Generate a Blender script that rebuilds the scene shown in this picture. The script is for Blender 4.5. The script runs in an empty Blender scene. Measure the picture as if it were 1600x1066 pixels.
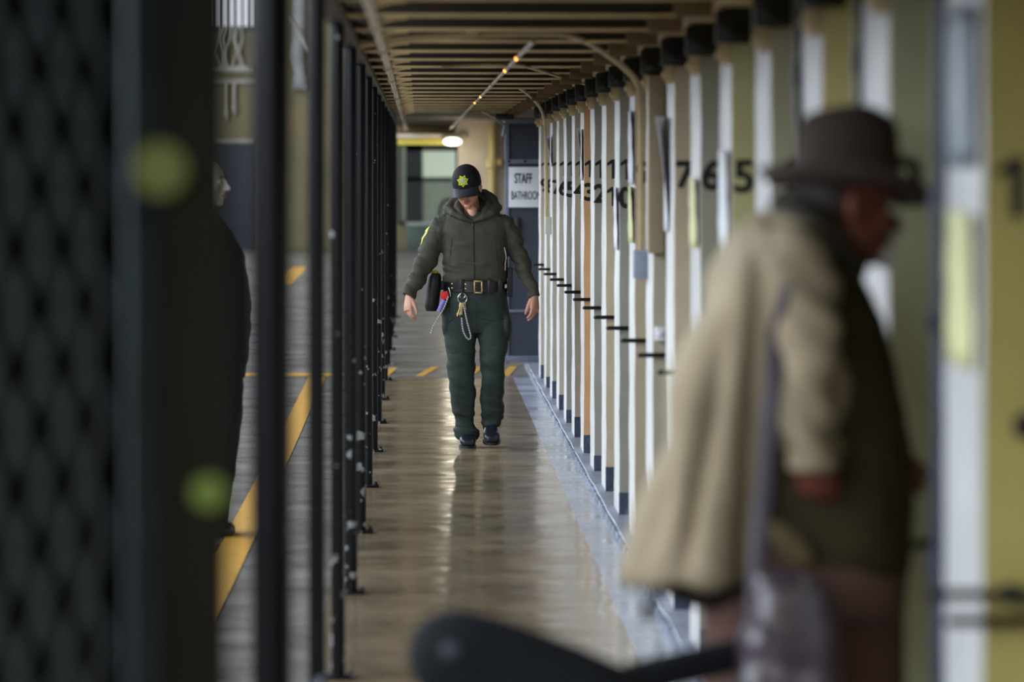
import bpy, bmesh, math, random
from mathutils import Vector, Matrix, noise, Euler
random.seed(7)
F = 7400.0                    # focal length in pixels of the 1600 px frame
CAMZ = 1.70
VX, VY = 654.0, 260.0         # where the walkway's direction vanishes
scene = bpy.context.scene
COL = scene.collection
PI = math.pi

def P(px, py, d):
    return Vector(((px - VX) / F * d, d, CAMZ - (py - VY) / F * d))
def X(px, d): return (px - VX) / F * d
def Z(py, d): return CAMZ - (py - VY) / F * d

ORD = ['first', 'second', 'third', 'fourth', 'fifth', 'sixth', 'seventh', 'eighth', 'ninth', 'tenth', 'eleventh', 'twelfth',
       'thirteenth', 'fourteenth', 'fifteenth', 'sixteenth', 'seventeenth', 'eighteenth', 'nineteenth', 'twentieth', 'twenty-first', 'twenty-second']

# ------------------------------------------------------------------ materials
def lin(c):
    return tuple(((v / 255.0) / 12.92 if v / 255.0 <= 0.04045 else ((v / 255.0 + 0.055) / 1.055) ** 2.4) for v in c)

MATS = {}
def mat(name, rgb, rough=0.6, var=0.15, scale=8.0, bump=0.0, bscale=40.0, metal=0.0, spec=0.5, stretch=(1, 1, 1), bdist=0.01, emit=None, es=1.0):
    if name in MATS: return MATS[name]
    m = bpy.data.materials.new(name); m.use_nodes = True
    nt = m.node_tree; N = nt.nodes; L = nt.links
    b = N['Principled BSDF']
    tc = N.new('ShaderNodeTexCoord'); mp = N.new('ShaderNodeMapping'); mp.inputs['Scale'].default_value = stretch
    L.new(tc.outputs['Object'], mp.inputs['Vector'])
    nz = N.new('ShaderNodeTexNoise'); nz.inputs['Scale'].default_value = scale; nz.inputs['Detail'].default_value = 5
    L.new(mp.outputs['Vector'], nz.inputs['Vector'])
    rp = N.new('ShaderNodeValToRGB')
    c = lin(rgb)
    rp.color_ramp.elements[0].position = 0.3; rp.color_ramp.elements[1].position = 0.7
    rp.color_ramp.elements[0].color = tuple(max(0, v * (1 - var)) for v in c) + (1,)
    rp.color_ramp.elements[1].color = tuple(min(1, v * (1 + var)) for v in c) + (1,)
    L.new(nz.outputs['Fac'], rp.inputs['Fac'])
    L.new(rp.outputs['Color'], b.inputs['Base Color'])
    b.inputs['Roughness'].default_value = rough
    b.inputs['Metallic'].default_value = metal
    b.inputs['Specular IOR Level'].default_value = spec
    if bump > 0:
        n2 = N.new('ShaderNodeTexNoise'); n2.inputs['Scale'].default_value = bscale; n2.inputs['Detail'].default_value = 4
        L.new(mp.outputs['Vector'], n2.inputs['Vector'])
        bp = N.new('ShaderNodeBump'); bp.inputs['Strength'].default_value = bump; bp.inputs['Distance'].default_value = bdist
        L.new(n2.outputs['Fac'], bp.inputs['Height']); L.new(bp.outputs['Normal'], b.inputs['Normal'])
    if emit:
        b.inputs['Emission Color'].default_value = lin(emit) + (1,)
        b.inputs['Emission Strength'].default_value = es
    MATS[name] = m
    return m

def chipped(name, base, chip, thr=0.66, scale=22.0, rough=0.35, zfade=None, spec=0.5):
    """dark gloss paint with chips of pale undercoat, more of them low down"""
    if name in MATS: return MATS[name]
    m = mat(name, base, rough, 0.2, 6, spec=spec)
    nt = m.node_tree; N = nt.nodes; L = nt.links; b = N['Principled BSDF']
    src = b.inputs['Base Color'].links[0].from_socket
    ge = N.new('ShaderNodeNewGeometry')
    nz = N.new('ShaderNodeTexNoise'); nz.inputs['Scale'].default_value = scale; nz.inputs['Detail'].default_value = 3
    L.new(ge.outputs['Position'], nz.inputs['Vector'])
    fac = nz.outputs['Fac']
    if zfade:
        sp = N.new('ShaderNodeSeparateXYZ'); L.new(ge.outputs['Position'], sp.inputs[0])
        mr = N.new('ShaderNodeMapRange'); mr.inputs['From Min'].default_value = zfade[0]; mr.inputs['From Max'].default_value = zfade[1]
        mr.inputs['To Min'].default_value = 0.08; mr.inputs['To Max'].default_value = -0.03
        L.new(sp.outputs['Z'], mr.inputs['Value'])
        ad = N.new('ShaderNodeMath'); ad.operation = 'ADD'; L.new(fac, ad.inputs[0]); L.new(mr.outputs[0], ad.inputs[1]); fac = ad.outputs[0]
    gt = N.new('ShaderNodeMath'); gt.operation = 'GREATER_THAN'; gt.inputs[1].default_value = thr
    L.new(fac, gt.inputs[0])
    mx = N.new('ShaderNodeMix'); mx.data_type = 'RGBA'
    L.new(gt.outputs[0], mx.inputs['Factor']); L.new(src, mx.inputs['A']); mx.inputs['B'].default_value = lin(chip) + (1,)
    L.new(mx.outputs['Result'], b.inputs['Base Color'])
    return m

def floor_mat(name, c0, c1, rough, bump, spec=0.5, bscale=3.0, bd=0.004):
    m = bpy.data.materials.new(name); m.use_nodes = True
    nt = m.node_tree; N = nt.nodes; L = nt.links; b = N['Principled BSDF']
    ge = N.new('ShaderNodeNewGeometry')
    nz = N.new('ShaderNodeTexNoise'); nz.inputs['Scale'].default_value = 1.6; nz.inputs['Detail'].default_value = 7; nz.inputs['Roughness'].default_value = 0.65
    L.new(ge.outputs['Position'], nz.inputs['Vector'])
    rp = N.new('ShaderNodeValToRGB'); rp.color_ramp.elements[0].position = 0.35; rp.color_ramp.elements[1].position = 0.65
    rp.color_ramp.elements[0].color = lin(c0) + (1,); rp.color_ramp.elements[1].color = lin(c1) + (1,)
    L.new(nz.outputs['Fac'], rp.inputs['Fac']); L.new(rp.outputs['Color'], b.inputs['Base Color'])
    mr = N.new('ShaderNodeMapRange'); mr.inputs['To Min'].default_value = rough * 0.6; mr.inputs['To Max'].default_value = rough * 1.5
    mr.inputs['From Min'].default_value = 0.3; mr.inputs['From Max'].default_value = 0.7
    L.new(nz.outputs['Fac'], mr.inputs['Value']); L.new(mr.outputs[0], b.inputs['Roughness'])
    b.inputs['Specular IOR Level'].default_value = spec
    mp = N.new('ShaderNodeMapping'); mp.inputs['Scale'].default_value = (0.9, 1.0, 1); L.new(ge.outputs['Position'], mp.inputs['Vector'])
    n2 = N.new('ShaderNodeTexNoise'); n2.inputs['Scale'].default_value = bscale; n2.inputs['Detail'].default_value = 3.5; n2.inputs['Roughness'].default_value = 0.4
    L.new(mp.outputs['Vector'], n2.inputs['Vector'])
    bp = N.new('ShaderNodeBump'); bp.inputs['Strength'].default_value = bump; bp.inputs['Distance'].default_value = bd
    L.new(n2.outputs['Fac'], bp.inputs['Height']); L.new(bp.outputs['Normal'], b.inputs['Normal'])
    return m

# ------------------------------------------------------------------ mesh builder
class B:
    def __init__(s): s.bm = bmesh.new(); s.mi = 0
    def _face(s, vs):
        try:
            f = s.bm.faces.new(vs); f.material_index = s.mi; return f
        except ValueError: return None
    def box(s, c, size, rot=None, mi=None):
        if mi is not None: s.mi = mi
        h = Vector(size) / 2; M = rot.to_matrix() if rot is not None else Matrix.Identity(3)
        v = [s.bm.verts.new(Vector(c) + M @ Vector((x * h.x, y * h.y, z * h.z))) for x in (-1, 1) for y in (-1, 1) for z in (-1, 1)]
        for f in ((0, 1, 3, 2), (4, 6, 7, 5), (0, 4, 5, 1), (2, 3, 7, 6), (0, 2, 6, 4), (1, 5, 7, 3)): s._face([v[i] for i in f])
        return s
    def bb(s, x0, x1, y0, y1, z0, z1, mi=None):
        return s.box(((x0 + x1) / 2, (y0 + y1) / 2, (z0 + z1) / 2), (abs(x1 - x0), abs(y1 - y0), abs(z1 - z0)), None, mi)
    def rings(s, rs, cap=True, closed=False):
        V = [[s.bm.verts.new(p) for p in r] for r in rs]; n = len(V[0]); m = len(V)
        for i in range(m if closed else m - 1):
            a, b_ = V[i], V[(i + 1) % m]
            for j in range(n): s._face([a[j], a[(j + 1) % n], b_[(j + 1) % n], b_[j]])
        if cap and not closed: s._face(V[0][::-1]); s._face(V[-1])
        return s
    def hloft(s, rs, n=24, p=2.0):
        """horizontal rings (cx, cy, z, a, b)"""
        out = []
        for cx, cy, z, a, b_ in rs:
            r = []
            for k in range(n):
                t = 2 * PI * k / n; c, si = math.cos(t), math.sin(t)
                r.append(Vector((cx + a * math.copysign(abs(c) ** (2 / p), c), cy + b_ * math.copysign(abs(si) ** (2 / p), si), z)))
            out.append(r)
        return s.rings(out)
    def tube(s, pts, rad, n=12, closed=False, ref=None, cap=True):
        pts = [Vector(p) for p in pts]
        if not isinstance(rad, (list, tuple)): rad = [rad] * len(pts)
        rs = []; m = len(pts); prev = None
        for i, p in enumerate(pts):
            if closed: t = pts[(i + 1) % m] - pts[i - 1]
            else: t = pts[min(i + 1, m - 1)] - pts[max(i - 1, 0)]
            t.normalize()
            if prev is None:
                u = Vector(ref) if ref else (Vector((0, 1, 0)) if abs(t.y) < 0.9 else Vector((1, 0, 0)))
            else: u = prev
            u = (u - t * u.dot(t)).normalized(); w = t.cross(u); prev = u
            r = rad[i]
            ru, rw = r if isinstance(r, (list, tuple)) else (r, r)
            rs.append([p + u * ru * math.cos(2 * PI * k / n) + w * rw * math.sin(2 * PI * k / n) for k in range(n)])
        return s.rings(rs, cap, closed)
    def ell(s, c, r, rot=None, n=20, m=12):
        M = rot.to_matrix() if isinstance(rot, Euler) else (rot if rot is not None else Matrix.Identity(3))
        rs = []
        for i in range(1, m):
            a = PI * i / m
            rs.append([Vector(c) + M @ Vector((r[0] * math.sin(a) * math.cos(2 * PI * k / n), r[1] * math.sin(a) * math.sin(2 * PI * k / n), -r[2] * math.cos(a))) for k in range(n)])
        return s.rings(rs)
    def poly(s, pts, mi=None):
        if mi is not None: s.mi = mi
        s._face([s.bm.verts.new(Vector(p)) for p in pts]); return s
    def prism(s, pts, ext):
        a = [Vector(p) for p in pts]; e = Vector(ext)
        return s.rings([a, [p + e for p in a]])
    def build(s, name, mats, parent=None, voxel=None, smooth=0, disp=None, flat=False, bevel=0, subsurf=0):
        bm = s.bm
        bmesh.ops.recalc_face_normals(bm, faces=bm.faces[:])
        if bevel:
            es = [e for e in bm.edges if len(e.link_faces) == 2 and e.calc_face_angle(0) > 0.6]
            bmesh.ops.bevel(bm, geom=es, offset=bevel, segments=2, affect='EDGES', profile=0.6)
        me = bpy.data.meshes.new(name); bm.to_mesh(me); bm.free()
        if voxel or smooth or subsurf:
            t = bpy.data.objects.new('tmp', me); COL.objects.link(t)
            if voxel:
                r = t.modifiers.new('r', 'REMESH'); r.mode = 'VOXEL'; r.voxel_size = voxel
            if subsurf:
                q = t.modifiers.new('u', 'SUBSURF'); q.levels = subsurf; q.render_levels = subsurf
            if smooth:
                q = t.modifiers.new('s', 'SMOOTH'); q.factor = 0.5; q.iterations = smooth
            dg = bpy.context.evaluated_depsgraph_get(); dg.update()
            me2 = bpy.data.meshes.new_from_object(t.evaluated_get(dg)); bpy.data.objects.remove(t); me = me2; me.name = name
        if disp:
            no = [v.normal.copy() for v in me.vertices]
            for v, n_ in zip(me.vertices, no): v.co = v.co + n_ * disp(v.co)
        for m in (mats if isinstance(mats, (list, tuple)) else [mats]): me.materials.append(m)
        if not flat:
            for p in me.polygons: p.use_smooth = True
            if not voxel:
                try: me.set_sharp_from_angle(angle=math.radians(40))
                except Exception: pass
        o = bpy.data.objects.new(name, me); COL.objects.link(o)
        if parent is not None:
            o.parent = parent; o.matrix_parent_inverse = Matrix.Translation(-parent.location)
        return o

def tag(o, label=None, cat=None, group=None, kind=None):
    if label: o['label'] = label
    if cat: o['category'] = cat
    if group: o['group'] = group
    if kind: o['kind'] = kind
    return o
def thing(name, loc, label, cat, group=None):
    o = bpy.data.objects.new(name, None); COL.objects.link(o); o.location = loc; o.empty_display_size = 0.05
    return tag(o, label, cat, group)
def struct(b, name, m, **k): return tag(b.build(name, m, flat=True, **k), kind='structure')

def text_mesh(name, body, size, mtl, M, parent, bold=0.0, ext=0.001, sx=1.0, width=None):
    cu = bpy.data.curves.new(name, 'FONT'); cu.body = body; cu.size = size; cu.align_x = 'CENTER'; cu.align_y = 'CENTER'
    cu.extrude = ext
    t = bpy.data.objects.new('tmp', cu); COL.objects.link(t)
    dg = bpy.context.evaluated_depsgraph_get(); dg.update()
    me = bpy.data.meshes.new_from_object(t.evaluated_get(dg)); bpy.data.objects.remove(t)
    if width:
        xs = [v.co.x for v in me.vertices]; sx = width / (max(xs) - min(xs))
    for v in me.vertices: v.co.x *= sx
    if bold:      # thicken the strokes
        bm0 = bmesh.new()
        for k in range(8):
            n0 = len(bm0.verts); bm0.from_mesh(me); bm0.verts.ensure_lookup_table()
            for v in bm0.verts[n0:]: v.co += Vector((bold * math.cos(k * PI / 4), bold * math.sin(k * PI / 4), .00001 * k))
        bm0.to_mesh(me); bm0.free()
    me.transform(M)
    if len(me.materials): me.materials[0] = mtl
    else: me.materials.append(mtl); me.name = name
    o = bpy.data.objects.new(name, me); COL.objects.link(o); o.parent = parent
    o.matrix_parent_inverse = Matrix.Translation(-parent.location)
    return o

def cloth(a1, s1, a2=0.0, s2=(40, 40, 40), seed=0.0):
    def f(co):
        v = a1 * noise.noise(Vector((co.x * s1[0] + seed, co.y * s1[1], co.z * s1[2])))
        if a2: v += a2 * noise.noise(Vector((co.x * s2[0], co.y * s2[1] + seed, co.z * s2[2])))
        return v
    return f

# palette
BLACK = mat('black_paint', (22, 23, 27), 0.38, 0.2, 6)
POST = chipped('chipped_black_paint', (10, 11, 14), (140, 140, 140), 0.69, 20, 0.30, (0.1, 1.3), spec=.22)
POSTN = chipped('black_gloss_paint', (10, 11, 14), (120, 125, 135), 0.76, 14, 0.30, (0.3, 1.6), spec=.22)
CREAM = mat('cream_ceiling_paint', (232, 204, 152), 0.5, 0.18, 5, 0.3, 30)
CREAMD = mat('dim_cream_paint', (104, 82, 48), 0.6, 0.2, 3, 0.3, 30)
WHITEP = mat('white_wall_paint', (206, 205, 204), 0.45, 0.16, 6, 0.7, 40, stretch=(1, 1, .4), bdist=.008)
WHITEN = mat('darker_white_wall_paint', (188, 187, 188), 0.45, 0.2, 5, 0.7, 30, stretch=(1, 1, .4), bdist=.008)  # white wall paint toned darker, used on the nearer pillars
BASEBLUE = mat('blue_base_paint', (62, 72, 92), 0.5, 0.3, 25, 0.4, 60)
INK = mat('black_ink', (16, 16, 16), 0.6, 0.05)
IRON = mat('black_iron', (14, 13, 13), 0.42, 0.2, 20)
STEEL = mat('bright_steel', (190, 190, 190), 0.25, 0.1, 20, metal=1.0)
BRASS = mat('brass', (196, 172, 120), 0.3, 0.15, 30, metal=1.0)
PAPER = mat('white_paper', (220, 220, 226), 0.7, 0.06, 12)
NAVY = mat('navy_paint', (46, 54, 70), 0.45, 0.15, 10)
LIGHTGREY = mat('grey_plastic_box', (172, 170, 158), 0.5, 0.06)
BLUEGREY = mat('grey_blue_box', (122, 132, 146), 0.5, 0.08)
YEL = mat('yellow_floor_paint', (208, 156, 60), 0.5, 0.18, 14)
SKIN = mat('skin', (206, 150, 126), 0.5, 0.12, 16, 0.15, 120, bdist=.002)

# ------------------------------------------------------------------ SETTING
FB = floor_mat('brown_wet_floor', (112, 95, 74), (150, 132, 106), 0.16, 0.85, 0.6, 3.6, 0.007)
FC = floor_mat('blue_grey_floor_border', (130, 138, 156), (178, 184, 200), 0.22, 0.4, 0.5, 5.0, 0.004)
FG = floor_mat('grey_concrete_floor', (96, 92, 88), (138, 134, 130), 0.30, 0.3, 0.4, 4.0, 0.003)
END = 98.0; EDGE = 38.2
b = B()
b.poly([(-0.36, 2, 0), (0.76, 2, 0), (0.76, EDGE, 0), (-0.36, EDGE, 0)], 0)
b.poly([(0.76, 2, 0), (1.6, 2, 0), (1.6, EDGE, 0), (0.76, EDGE, 0)], 1)
b.poly([(-8, 2, 0), (-0.36, 2, 0), (-0.36, EDGE, 0), (-8, EDGE, 0)], 2)
b.poly([(-8, EDGE, 0), (4, EDGE, 0), (4, END, 0), (-8, END, 0)], 2)
b.bb(-0.36, 0.90, EDGE - .10, EDGE, -0.02, 0.008, 2)
struct(b, 'floor', [FB, FC, FG])
CURB = mat('curb_concrete', (136, 142, 158), 0.5, 0.16, 10, 0.8, 30, bdist=.01)
b = B()
n = 60
rs = []
for i in range(n + 1):
    y = 3 + (40.2 - 3) * i / n; w = 0.002 * math.sin(i * 1.7) + 0.0015 * math.sin(i * 3.1)
    rs.append([Vector((0.905 + w, y, 0)), Vector((1.30, y, 0)), Vector((1.30, y, .034)), Vector((0.918 + w, y, .034)), Vector((0.907 + w, y, .022))])
b.rings(rs); struct(b, 'trim_1', CURB)
b = B(); rs = []
for i in range(121):
    y = 3 + 37.2 * i / 120; w = .0035 * noise.noise(Vector((0, y * 3, 0))); h = .030 + .006 * noise.noise(Vector((5, y * 2, 0)))
    rs.append([Vector((.898 + w, y, 0)), Vector((.92, y, 0)), Vector((.92, y, h)), Vector((.902 + w, y, h))])
b.rings(rs); struct(b, 'trim_3', chipped('darkened_curb_nosing', (84, 92, 112), (150, 156, 172), .55, 9, .6))  # added strip, coloured dark to offset direct light on the curb face
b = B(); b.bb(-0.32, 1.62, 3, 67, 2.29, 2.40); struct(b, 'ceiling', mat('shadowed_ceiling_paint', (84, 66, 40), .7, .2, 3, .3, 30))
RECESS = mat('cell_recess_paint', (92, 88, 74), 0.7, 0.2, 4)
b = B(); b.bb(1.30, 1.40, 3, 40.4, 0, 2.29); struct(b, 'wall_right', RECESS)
b = B(); b.bb(0.875, 1.30, 3, 40.4, 2.185, 2.29); struct(b, 'trim_2', mat('cream_beam', (176, 148, 104), 0.5, 0.15, 5, 0.4, 30))
b = B(); b.bb(-7.2, -7, 0, END, 0, 2.6); struct(b, 'wall_left', mat('left_wall_paint', (150, 142, 120), 0.6, 0.15, 1.0))
WB = mat('back_wall_paint', (150, 138, 100), 0.6, 0.2, 0.8)
b = B(); b.bb(-8, 4, END, END + .3, 0, 6.5); struct(b, 'wall_back', WB)
# stair-end wall standing right of the far bay
b = B(); b.bb(0.50, 1.7, 60, 60.3, 0, 2.29); struct(b, 'wall_end', mat('stained_beige_wall', (190, 176, 152), 0.6, 0.22, 2.2, 0.3, 10))

# far windows and door
GLASS = mat('frosted_daylight_glass', (150, 160, 145), 0.4, 0.25, 0.9, emit=(170, 182, 160), es=0.8)
GLASSD = mat('dim_glass', (110, 118, 105), 0.4, 0.3, 0.9, emit=(120, 128, 110), es=0.38)
FRAME = mat('dark_green_frame', (34, 40, 38), 0.5, 0.15)
def px_box(b, x0, x1, y0, y1, d, t=.05, mi=0):
    return b.bb(X(x0, d), X(x1, d), d - t, d, Z(y1, d), Z(y0, d), mi)
D = END - .02
w = B()
for (x0, x1, y0, y1) in ((634, 720, 226, 236), (634, 660, 226, 350), (712, 720, 226, 350), (634, 720, 277, 283), (622, 626, 226, 350)): px_box(w, x0, x1, y0, y1, D, .12)
fr = tag(w.build('window_1', FRAME, flat=True), kind='structure')
w = B(); px_box(w, 660, 712, 236, 277, D, .05); w.build('pane', GLASS, fr, flat=True)
w = B(); px_box(w, 660, 712, 283, 386, D, .05); px_box(w, 626, 634, 230, 345, D, .05); w.build('pane', GLASSD, fr, flat=True)
w = B()
for x in (318, 330, 342, 354, 366, 378, 390, 402): px_box(w, x, x + 4, -120, 46, D, .10)
px_box(w, 316, 408, 42, 50, D, .12); px_box(w, 316, 408, -20, -15, D, .1)
fr = tag(w.build('window_2', mat('dark_mullion', (70, 66, 60), 0.6, .2), flat=True), kind='structure')
w = B(); px_box(w, 318, 404, -120, 44, D, .03)
w.build('pane', mat('bright_sky_glass', (200, 205, 215), .4, .2, 1.0, emit=(215, 218, 226), es=.75), fr, flat=True)
w = B(); px_box(w, 330, 400, 226, 410, D, .10); tag(w.build('door_1', mat('navy_steel_door', (44, 52, 70), .5, .15), flat=True), kind='structure')

# things on the far wall
PIPEW = mat('pale_pipe_paint', (205, 200, 188), 0.45, .15, 3)
for (x0, x1, y, r, lab) in ((325, 400, 110, .06, 'pale horizontal pipe high on the far wall, under the tall window'),
                            (325, 405, 128, .05, 'pale horizontal pipe on the far wall just above the short vertical pipes'),
                            (325, 400, 221, .05, 'pale pipe running over the top of the dark far door')):
    b = B(); b.tube([P(x0, y, D - .12), P(x1, y, D - .12)], r, 10)
    for xx in (x0 + 12, x1 - 12): b.bb(X(xx, D) - .03, X(xx, D) + .03, D - .12, D, Z(y, D) - .03, Z(y, D) + .03)
    tag(b.build('wall_pipe', PIPEW), lab, 'pipe')
for (x, y0, y1, lab) in ((352, 130, 186, 'short pale vertical pipe on the far wall, left of its pair'), (366, 130, 178, 'short pale vertical pipe on the far wall, right of its pair')):
    b = B(); b.tube([P(x, y0, D - .1), P(x, y1 - 6, D - .1), P(x + 2, y1, D - .06)], .05, 10); b.tube([P(x, y1 - 12, D - .1), P(x, y1 - 6, D - .1)], .075, 10)
    tag(b.build('wall_pipe', PIPEW), lab, 'pipe')
b = B(); b.tube([P(468, -40, D - .3), P(466, 60, D - .3), P(463, 90, D - .3), P(470, 120, D - .3)], [.16, .16, .18, .13], 14); b.tube([P(469, 118, D - .3), P(469, 134, D - .3)], .19, 14)
b.bb(X(455, D), X(483, D), D - .4, D + .015, Z(140, D), Z(134, D))
tag(b.build('insulated_duct', mat('pale_lagging', (186, 184, 182), .7, .2, 2, .5, 8)), 'pale lagged duct hanging high on the far wall between the fence posts', 'duct')

b = B()
for k in range(7):
    x0_ = 342 + 6 * k; b.tube([P(x0_, 42, D - .15), P(x0_ + random.uniform(-8, 8), 62, D - .25), P(x0_ + random.uniform(-12, 8), 82, D - .22), P(x0_ + random.uniform(-6, 6), 106, D - .15)], .028, 8)
b.bb(X(336, D), X(392, D), D - .2, D + .01, Z(110, D), Z(104, D))
tag(b.build('cable_bundle', PIPEW), 'tangle of pale cables on the far wall below the tall window', 'cables')
b = B(); b.tube([P(452, 30, D - .5), P(466, 48, D - .5), P(484, 80, D - .5)], .035, 8); b.tube([P(452, 30, D - .5), P(450, 28, D)], .03, 8)
tag(b.build('slanting_pipe', PIPEW), 'thin pale pipe slanting down in front of the lagged duct', 'pipe')
CAB = mat('grey_green_cabinet', (92, 112, 102), 0.5, .15, 1.0)
c = thing('storage_cabinet', P(664, 388, D - .5), 'grey-green metal cabinet on the floor at the far end left of the officer', 'cabinet')
c.location.z = 0
b = B(); b.bb(X(636, D), X(692, D), D - .55, D - .15, 0, Z(352, D)); b.build('body', CAB, c, bevel=.01)
b = B(); b.bb(X(635, D), X(693, D), D - .6, D - .13, Z(352, D), Z(347, D)); tag(b.build('top', mat('pale_cabinet_top', (190, 196, 190), .5, .1), c, bevel=.008), 'pale top')
for x0, x1 in ((638, 663), (665, 690)):
    b = B(); b.bb(X(x0, D), X(x1, D), D - .58, D - .55, .05, Z(356, D)); dr = b.build('door', CAB, c, bevel=.006)
    b = B(); b.tube([P(x1 - 4 if x0 < 650 else x0 + 4, 366, D - .6), P(x1 - 4 if x0 < 650 else x0 + 4, 372, D - .6)], .02, 8); b.build('handle', STEEL, dr)
c = thing('office_chair', P(700, 388, D - 1.1), 'black chair with a hooped backrest at the far end behind the officer', 'chair'); c.location.z = 0
cb = c.location
BLKF = mat('black_fabric', (22, 23, 26), .7, .2)
b = B(); pts = []
for k in range(15):
    t = PI * k / 14; pts.append(Vector((cb.x + .17 * math.cos(t), cb.y + .18, .72 + .3 * math.sin(t))))
pts = [Vector((pts[0].x, pts[0].y, .45))] + pts + [Vector((pts[-1].x, pts[-1].y, .45))]
b.tube(pts, .035, 10); b.build('backrest', BLKF, c)
b = B(); b.hloft([(cb.x, cb.y, .44, .22, .2), (cb.x, cb.y, .50, .23, .21)], 20, 4); b.build('seat', BLKF, c)
b = B(); b.tube([(cb.x, cb.y, .08), (cb.x, cb.y, .45)], .03, 10); b.build('pole', BLKF, c)
b = B()
for k in range(5):
    t = 2 * PI * k / 5 + .3; b.tube([(cb.x, cb.y, .10), (cb.x + .26 * math.cos(t), cb.y + .26 * math.sin(t), .02)], .02, 8)
b.build('base', BLKF, c)

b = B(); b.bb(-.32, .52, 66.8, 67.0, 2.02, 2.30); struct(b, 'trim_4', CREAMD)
# lamp and yellow beam over the far bay
d = 60
b = B(); b.bb(X(622, d), X(700, d), d - .06, d + .06, Z(227, d), Z(217, d)); tag(b.build('cross_beam', mat('yellow_beam_paint', (205, 190, 70), .45, .1), bevel=.01), 'yellow painted beam under the ceiling, left of the glowing lamp', 'beam')
b = B(); b.bb(X(620, d), X(728, d), d - .1, d + .1, Z(216.8, d), Z(209, d)); tag(b.build('cross_beam', mat('pale_beam_paint', (196, 182, 160), .5, .15), bevel=.01), 'pale cream beam across the far end above the glowing lamp', 'beam')
lp = thing('bulkhead_lamp', P(707, 221, d - .2), 'glowing white oval lamp under the ceiling above the officer\'s cap', 'lamp')
b = B(); b.ell(P(707, 221.5, d - .2), (.115, .07, .052)); tag(b.build('diffuser', mat('lamp_glow', (255, 250, 235), .4, 0, emit=(255, 250, 232), es=3.5), lp), 'glowing white diffuser')
b = B(); b.bb(X(693, d), X(721, d), d - .2, d - .09, Z(219, d), Z(214, d)); b.build('housing', mat('lamp_housing', (150, 140, 110), .5, .1), lp)
b = B(); b.tube([P(770, 196, 59.9), P(770, 330, 59.9), P(770, 480, 59.9)], .055, 12); b.tube([P(770, 250, 59.88), P(770, 262, 59.88)], .09, 12)
b.tube([P(770, 256, 59.88), P(784, 254, 59.85)], .05, 12)
tag(b.build('wall_pipe', mat('ochre_pipe', (176, 156, 96), .5, .2, 4)), 'ochre vertical pipe with a valve on the beige wall right of the officer', 'pipe')

# ------------------------------------------------------------------ ceiling ribs and conduits
for k in range(19):
    d = 14.08 + 1.62 * k
    t = thing('ceiling_beam', (0.3, d, 2.29), 'cream ceiling rib across the walkway, %s from the top edge of the photo' % ORD[k], 'beam', 'ceiling ribs over the walkway')
    b = B(); b.bb(-0.28, 0.875, d - .008, d + .008, 2.205, 2.29); b.build('web', mat('shaded_web_paint', (60, 46, 27), .6, .15, 5), t, flat=True)  # web coloured dark to hold the shade between ribs
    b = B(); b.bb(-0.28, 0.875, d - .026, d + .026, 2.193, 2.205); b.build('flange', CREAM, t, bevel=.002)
    b = B(); pts = []
    for j in range(8):
        a = PI / 2 * j / 7; pts.append(Vector((-.135 + .095 * (1 - math.cos(a)), d - .05 + .05 * j / 7, 2.160 + .035 * math.sin(a))))
    b.tube(pts, .009, 6); b.build('hanger_rod', CREAM, t)
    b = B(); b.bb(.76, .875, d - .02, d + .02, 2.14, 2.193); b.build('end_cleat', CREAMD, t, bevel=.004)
def conduit(pts, r, lab, m, name='conduit'):
    # smooth the path
    P_ = [Vector(p) for p in pts]
    for _ in range(2):
        q = [P_[0]]
        for i in range(len(P_) - 1): q += [P_[i] * .75 + P_[i + 1] * .25, P_[i] * .25 + P_[i + 1] * .75]
        q.append(P_[-1]); P_ = q
    return tag(B().tube(P_, r, 10).build(name, m), lab, 'conduit')
b = B(); b.tube([(-.143, 6, 2.168), (-.143, 25, 2.168), (-.150, 40, 2.168), (-.155, 60, 2.168)], .015, 12)
for k in range(14): y = 15.7 + 3.24 * k; b.tube([(-.143 - .01 * k / 14, y - .06, 2.168), (-.143 - .01 * k / 14, y + .06, 2.168)], .023, 10)
tag(b.build('sprinkler_pipe', mat('scuffed_pipe', (208, 190, 160), .4, .3, 30, .4, 40)), 'scuffed pale pipe along the left side of the ceiling beside the fence', 'pipe')
b = B(); b.tube([(.425, 17.5, 2.165), (.415, 40, 2.172), (.40, 59, 2.175)], .0105, 12)
for y in (22, 27, 33, 41): b.tube([(.42, y - .05, 2.168), (.42, y + .05, 2.168)], .0145, 10)
tag(b.build('ceiling_conduit', mat('dull_steel_pipe', (150, 132, 104), .3, .25, 20, metal=.5)), 'thin steel conduit running lengthwise along the middle of the ceiling', 'conduit')
TANP = mat('tan_conduit_paint', (178, 154, 112), .45, .12, 8)
conduit([P(563, 71, 18.4), P(640, 60, 18.4), P(740, 55, 18.4), P(840, 53, 18.4), P(890, 53, 18.6), P(930, 72, 19.2), P(975, 105, 19.7), P(997, 128, 19.9), P(1001, 165, 19.9), P(1001, 392, 19.9)], .013,
        'tan conduit crossing the whole ceiling and bending down the cell wall', TANP)
b = B(); b.bb(X(728, 18.4), X(748, 18.4), 18.36, 18.44, Z(60, 18.4), Z(42, 18.4)); tag(b.build('junction_box', TANP, bevel=.004), 'tan junction box on the conduit crossing the ceiling', 'box')
conduit([P(690, 105, 22.6), P(800, 99, 22.6), P(830, 106, 24), P(880, 122, 25.5), P(918, 133, 26.6)], .008, 'thin tan conduit sloping from mid ceiling to the cell wall', TANP)
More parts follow.
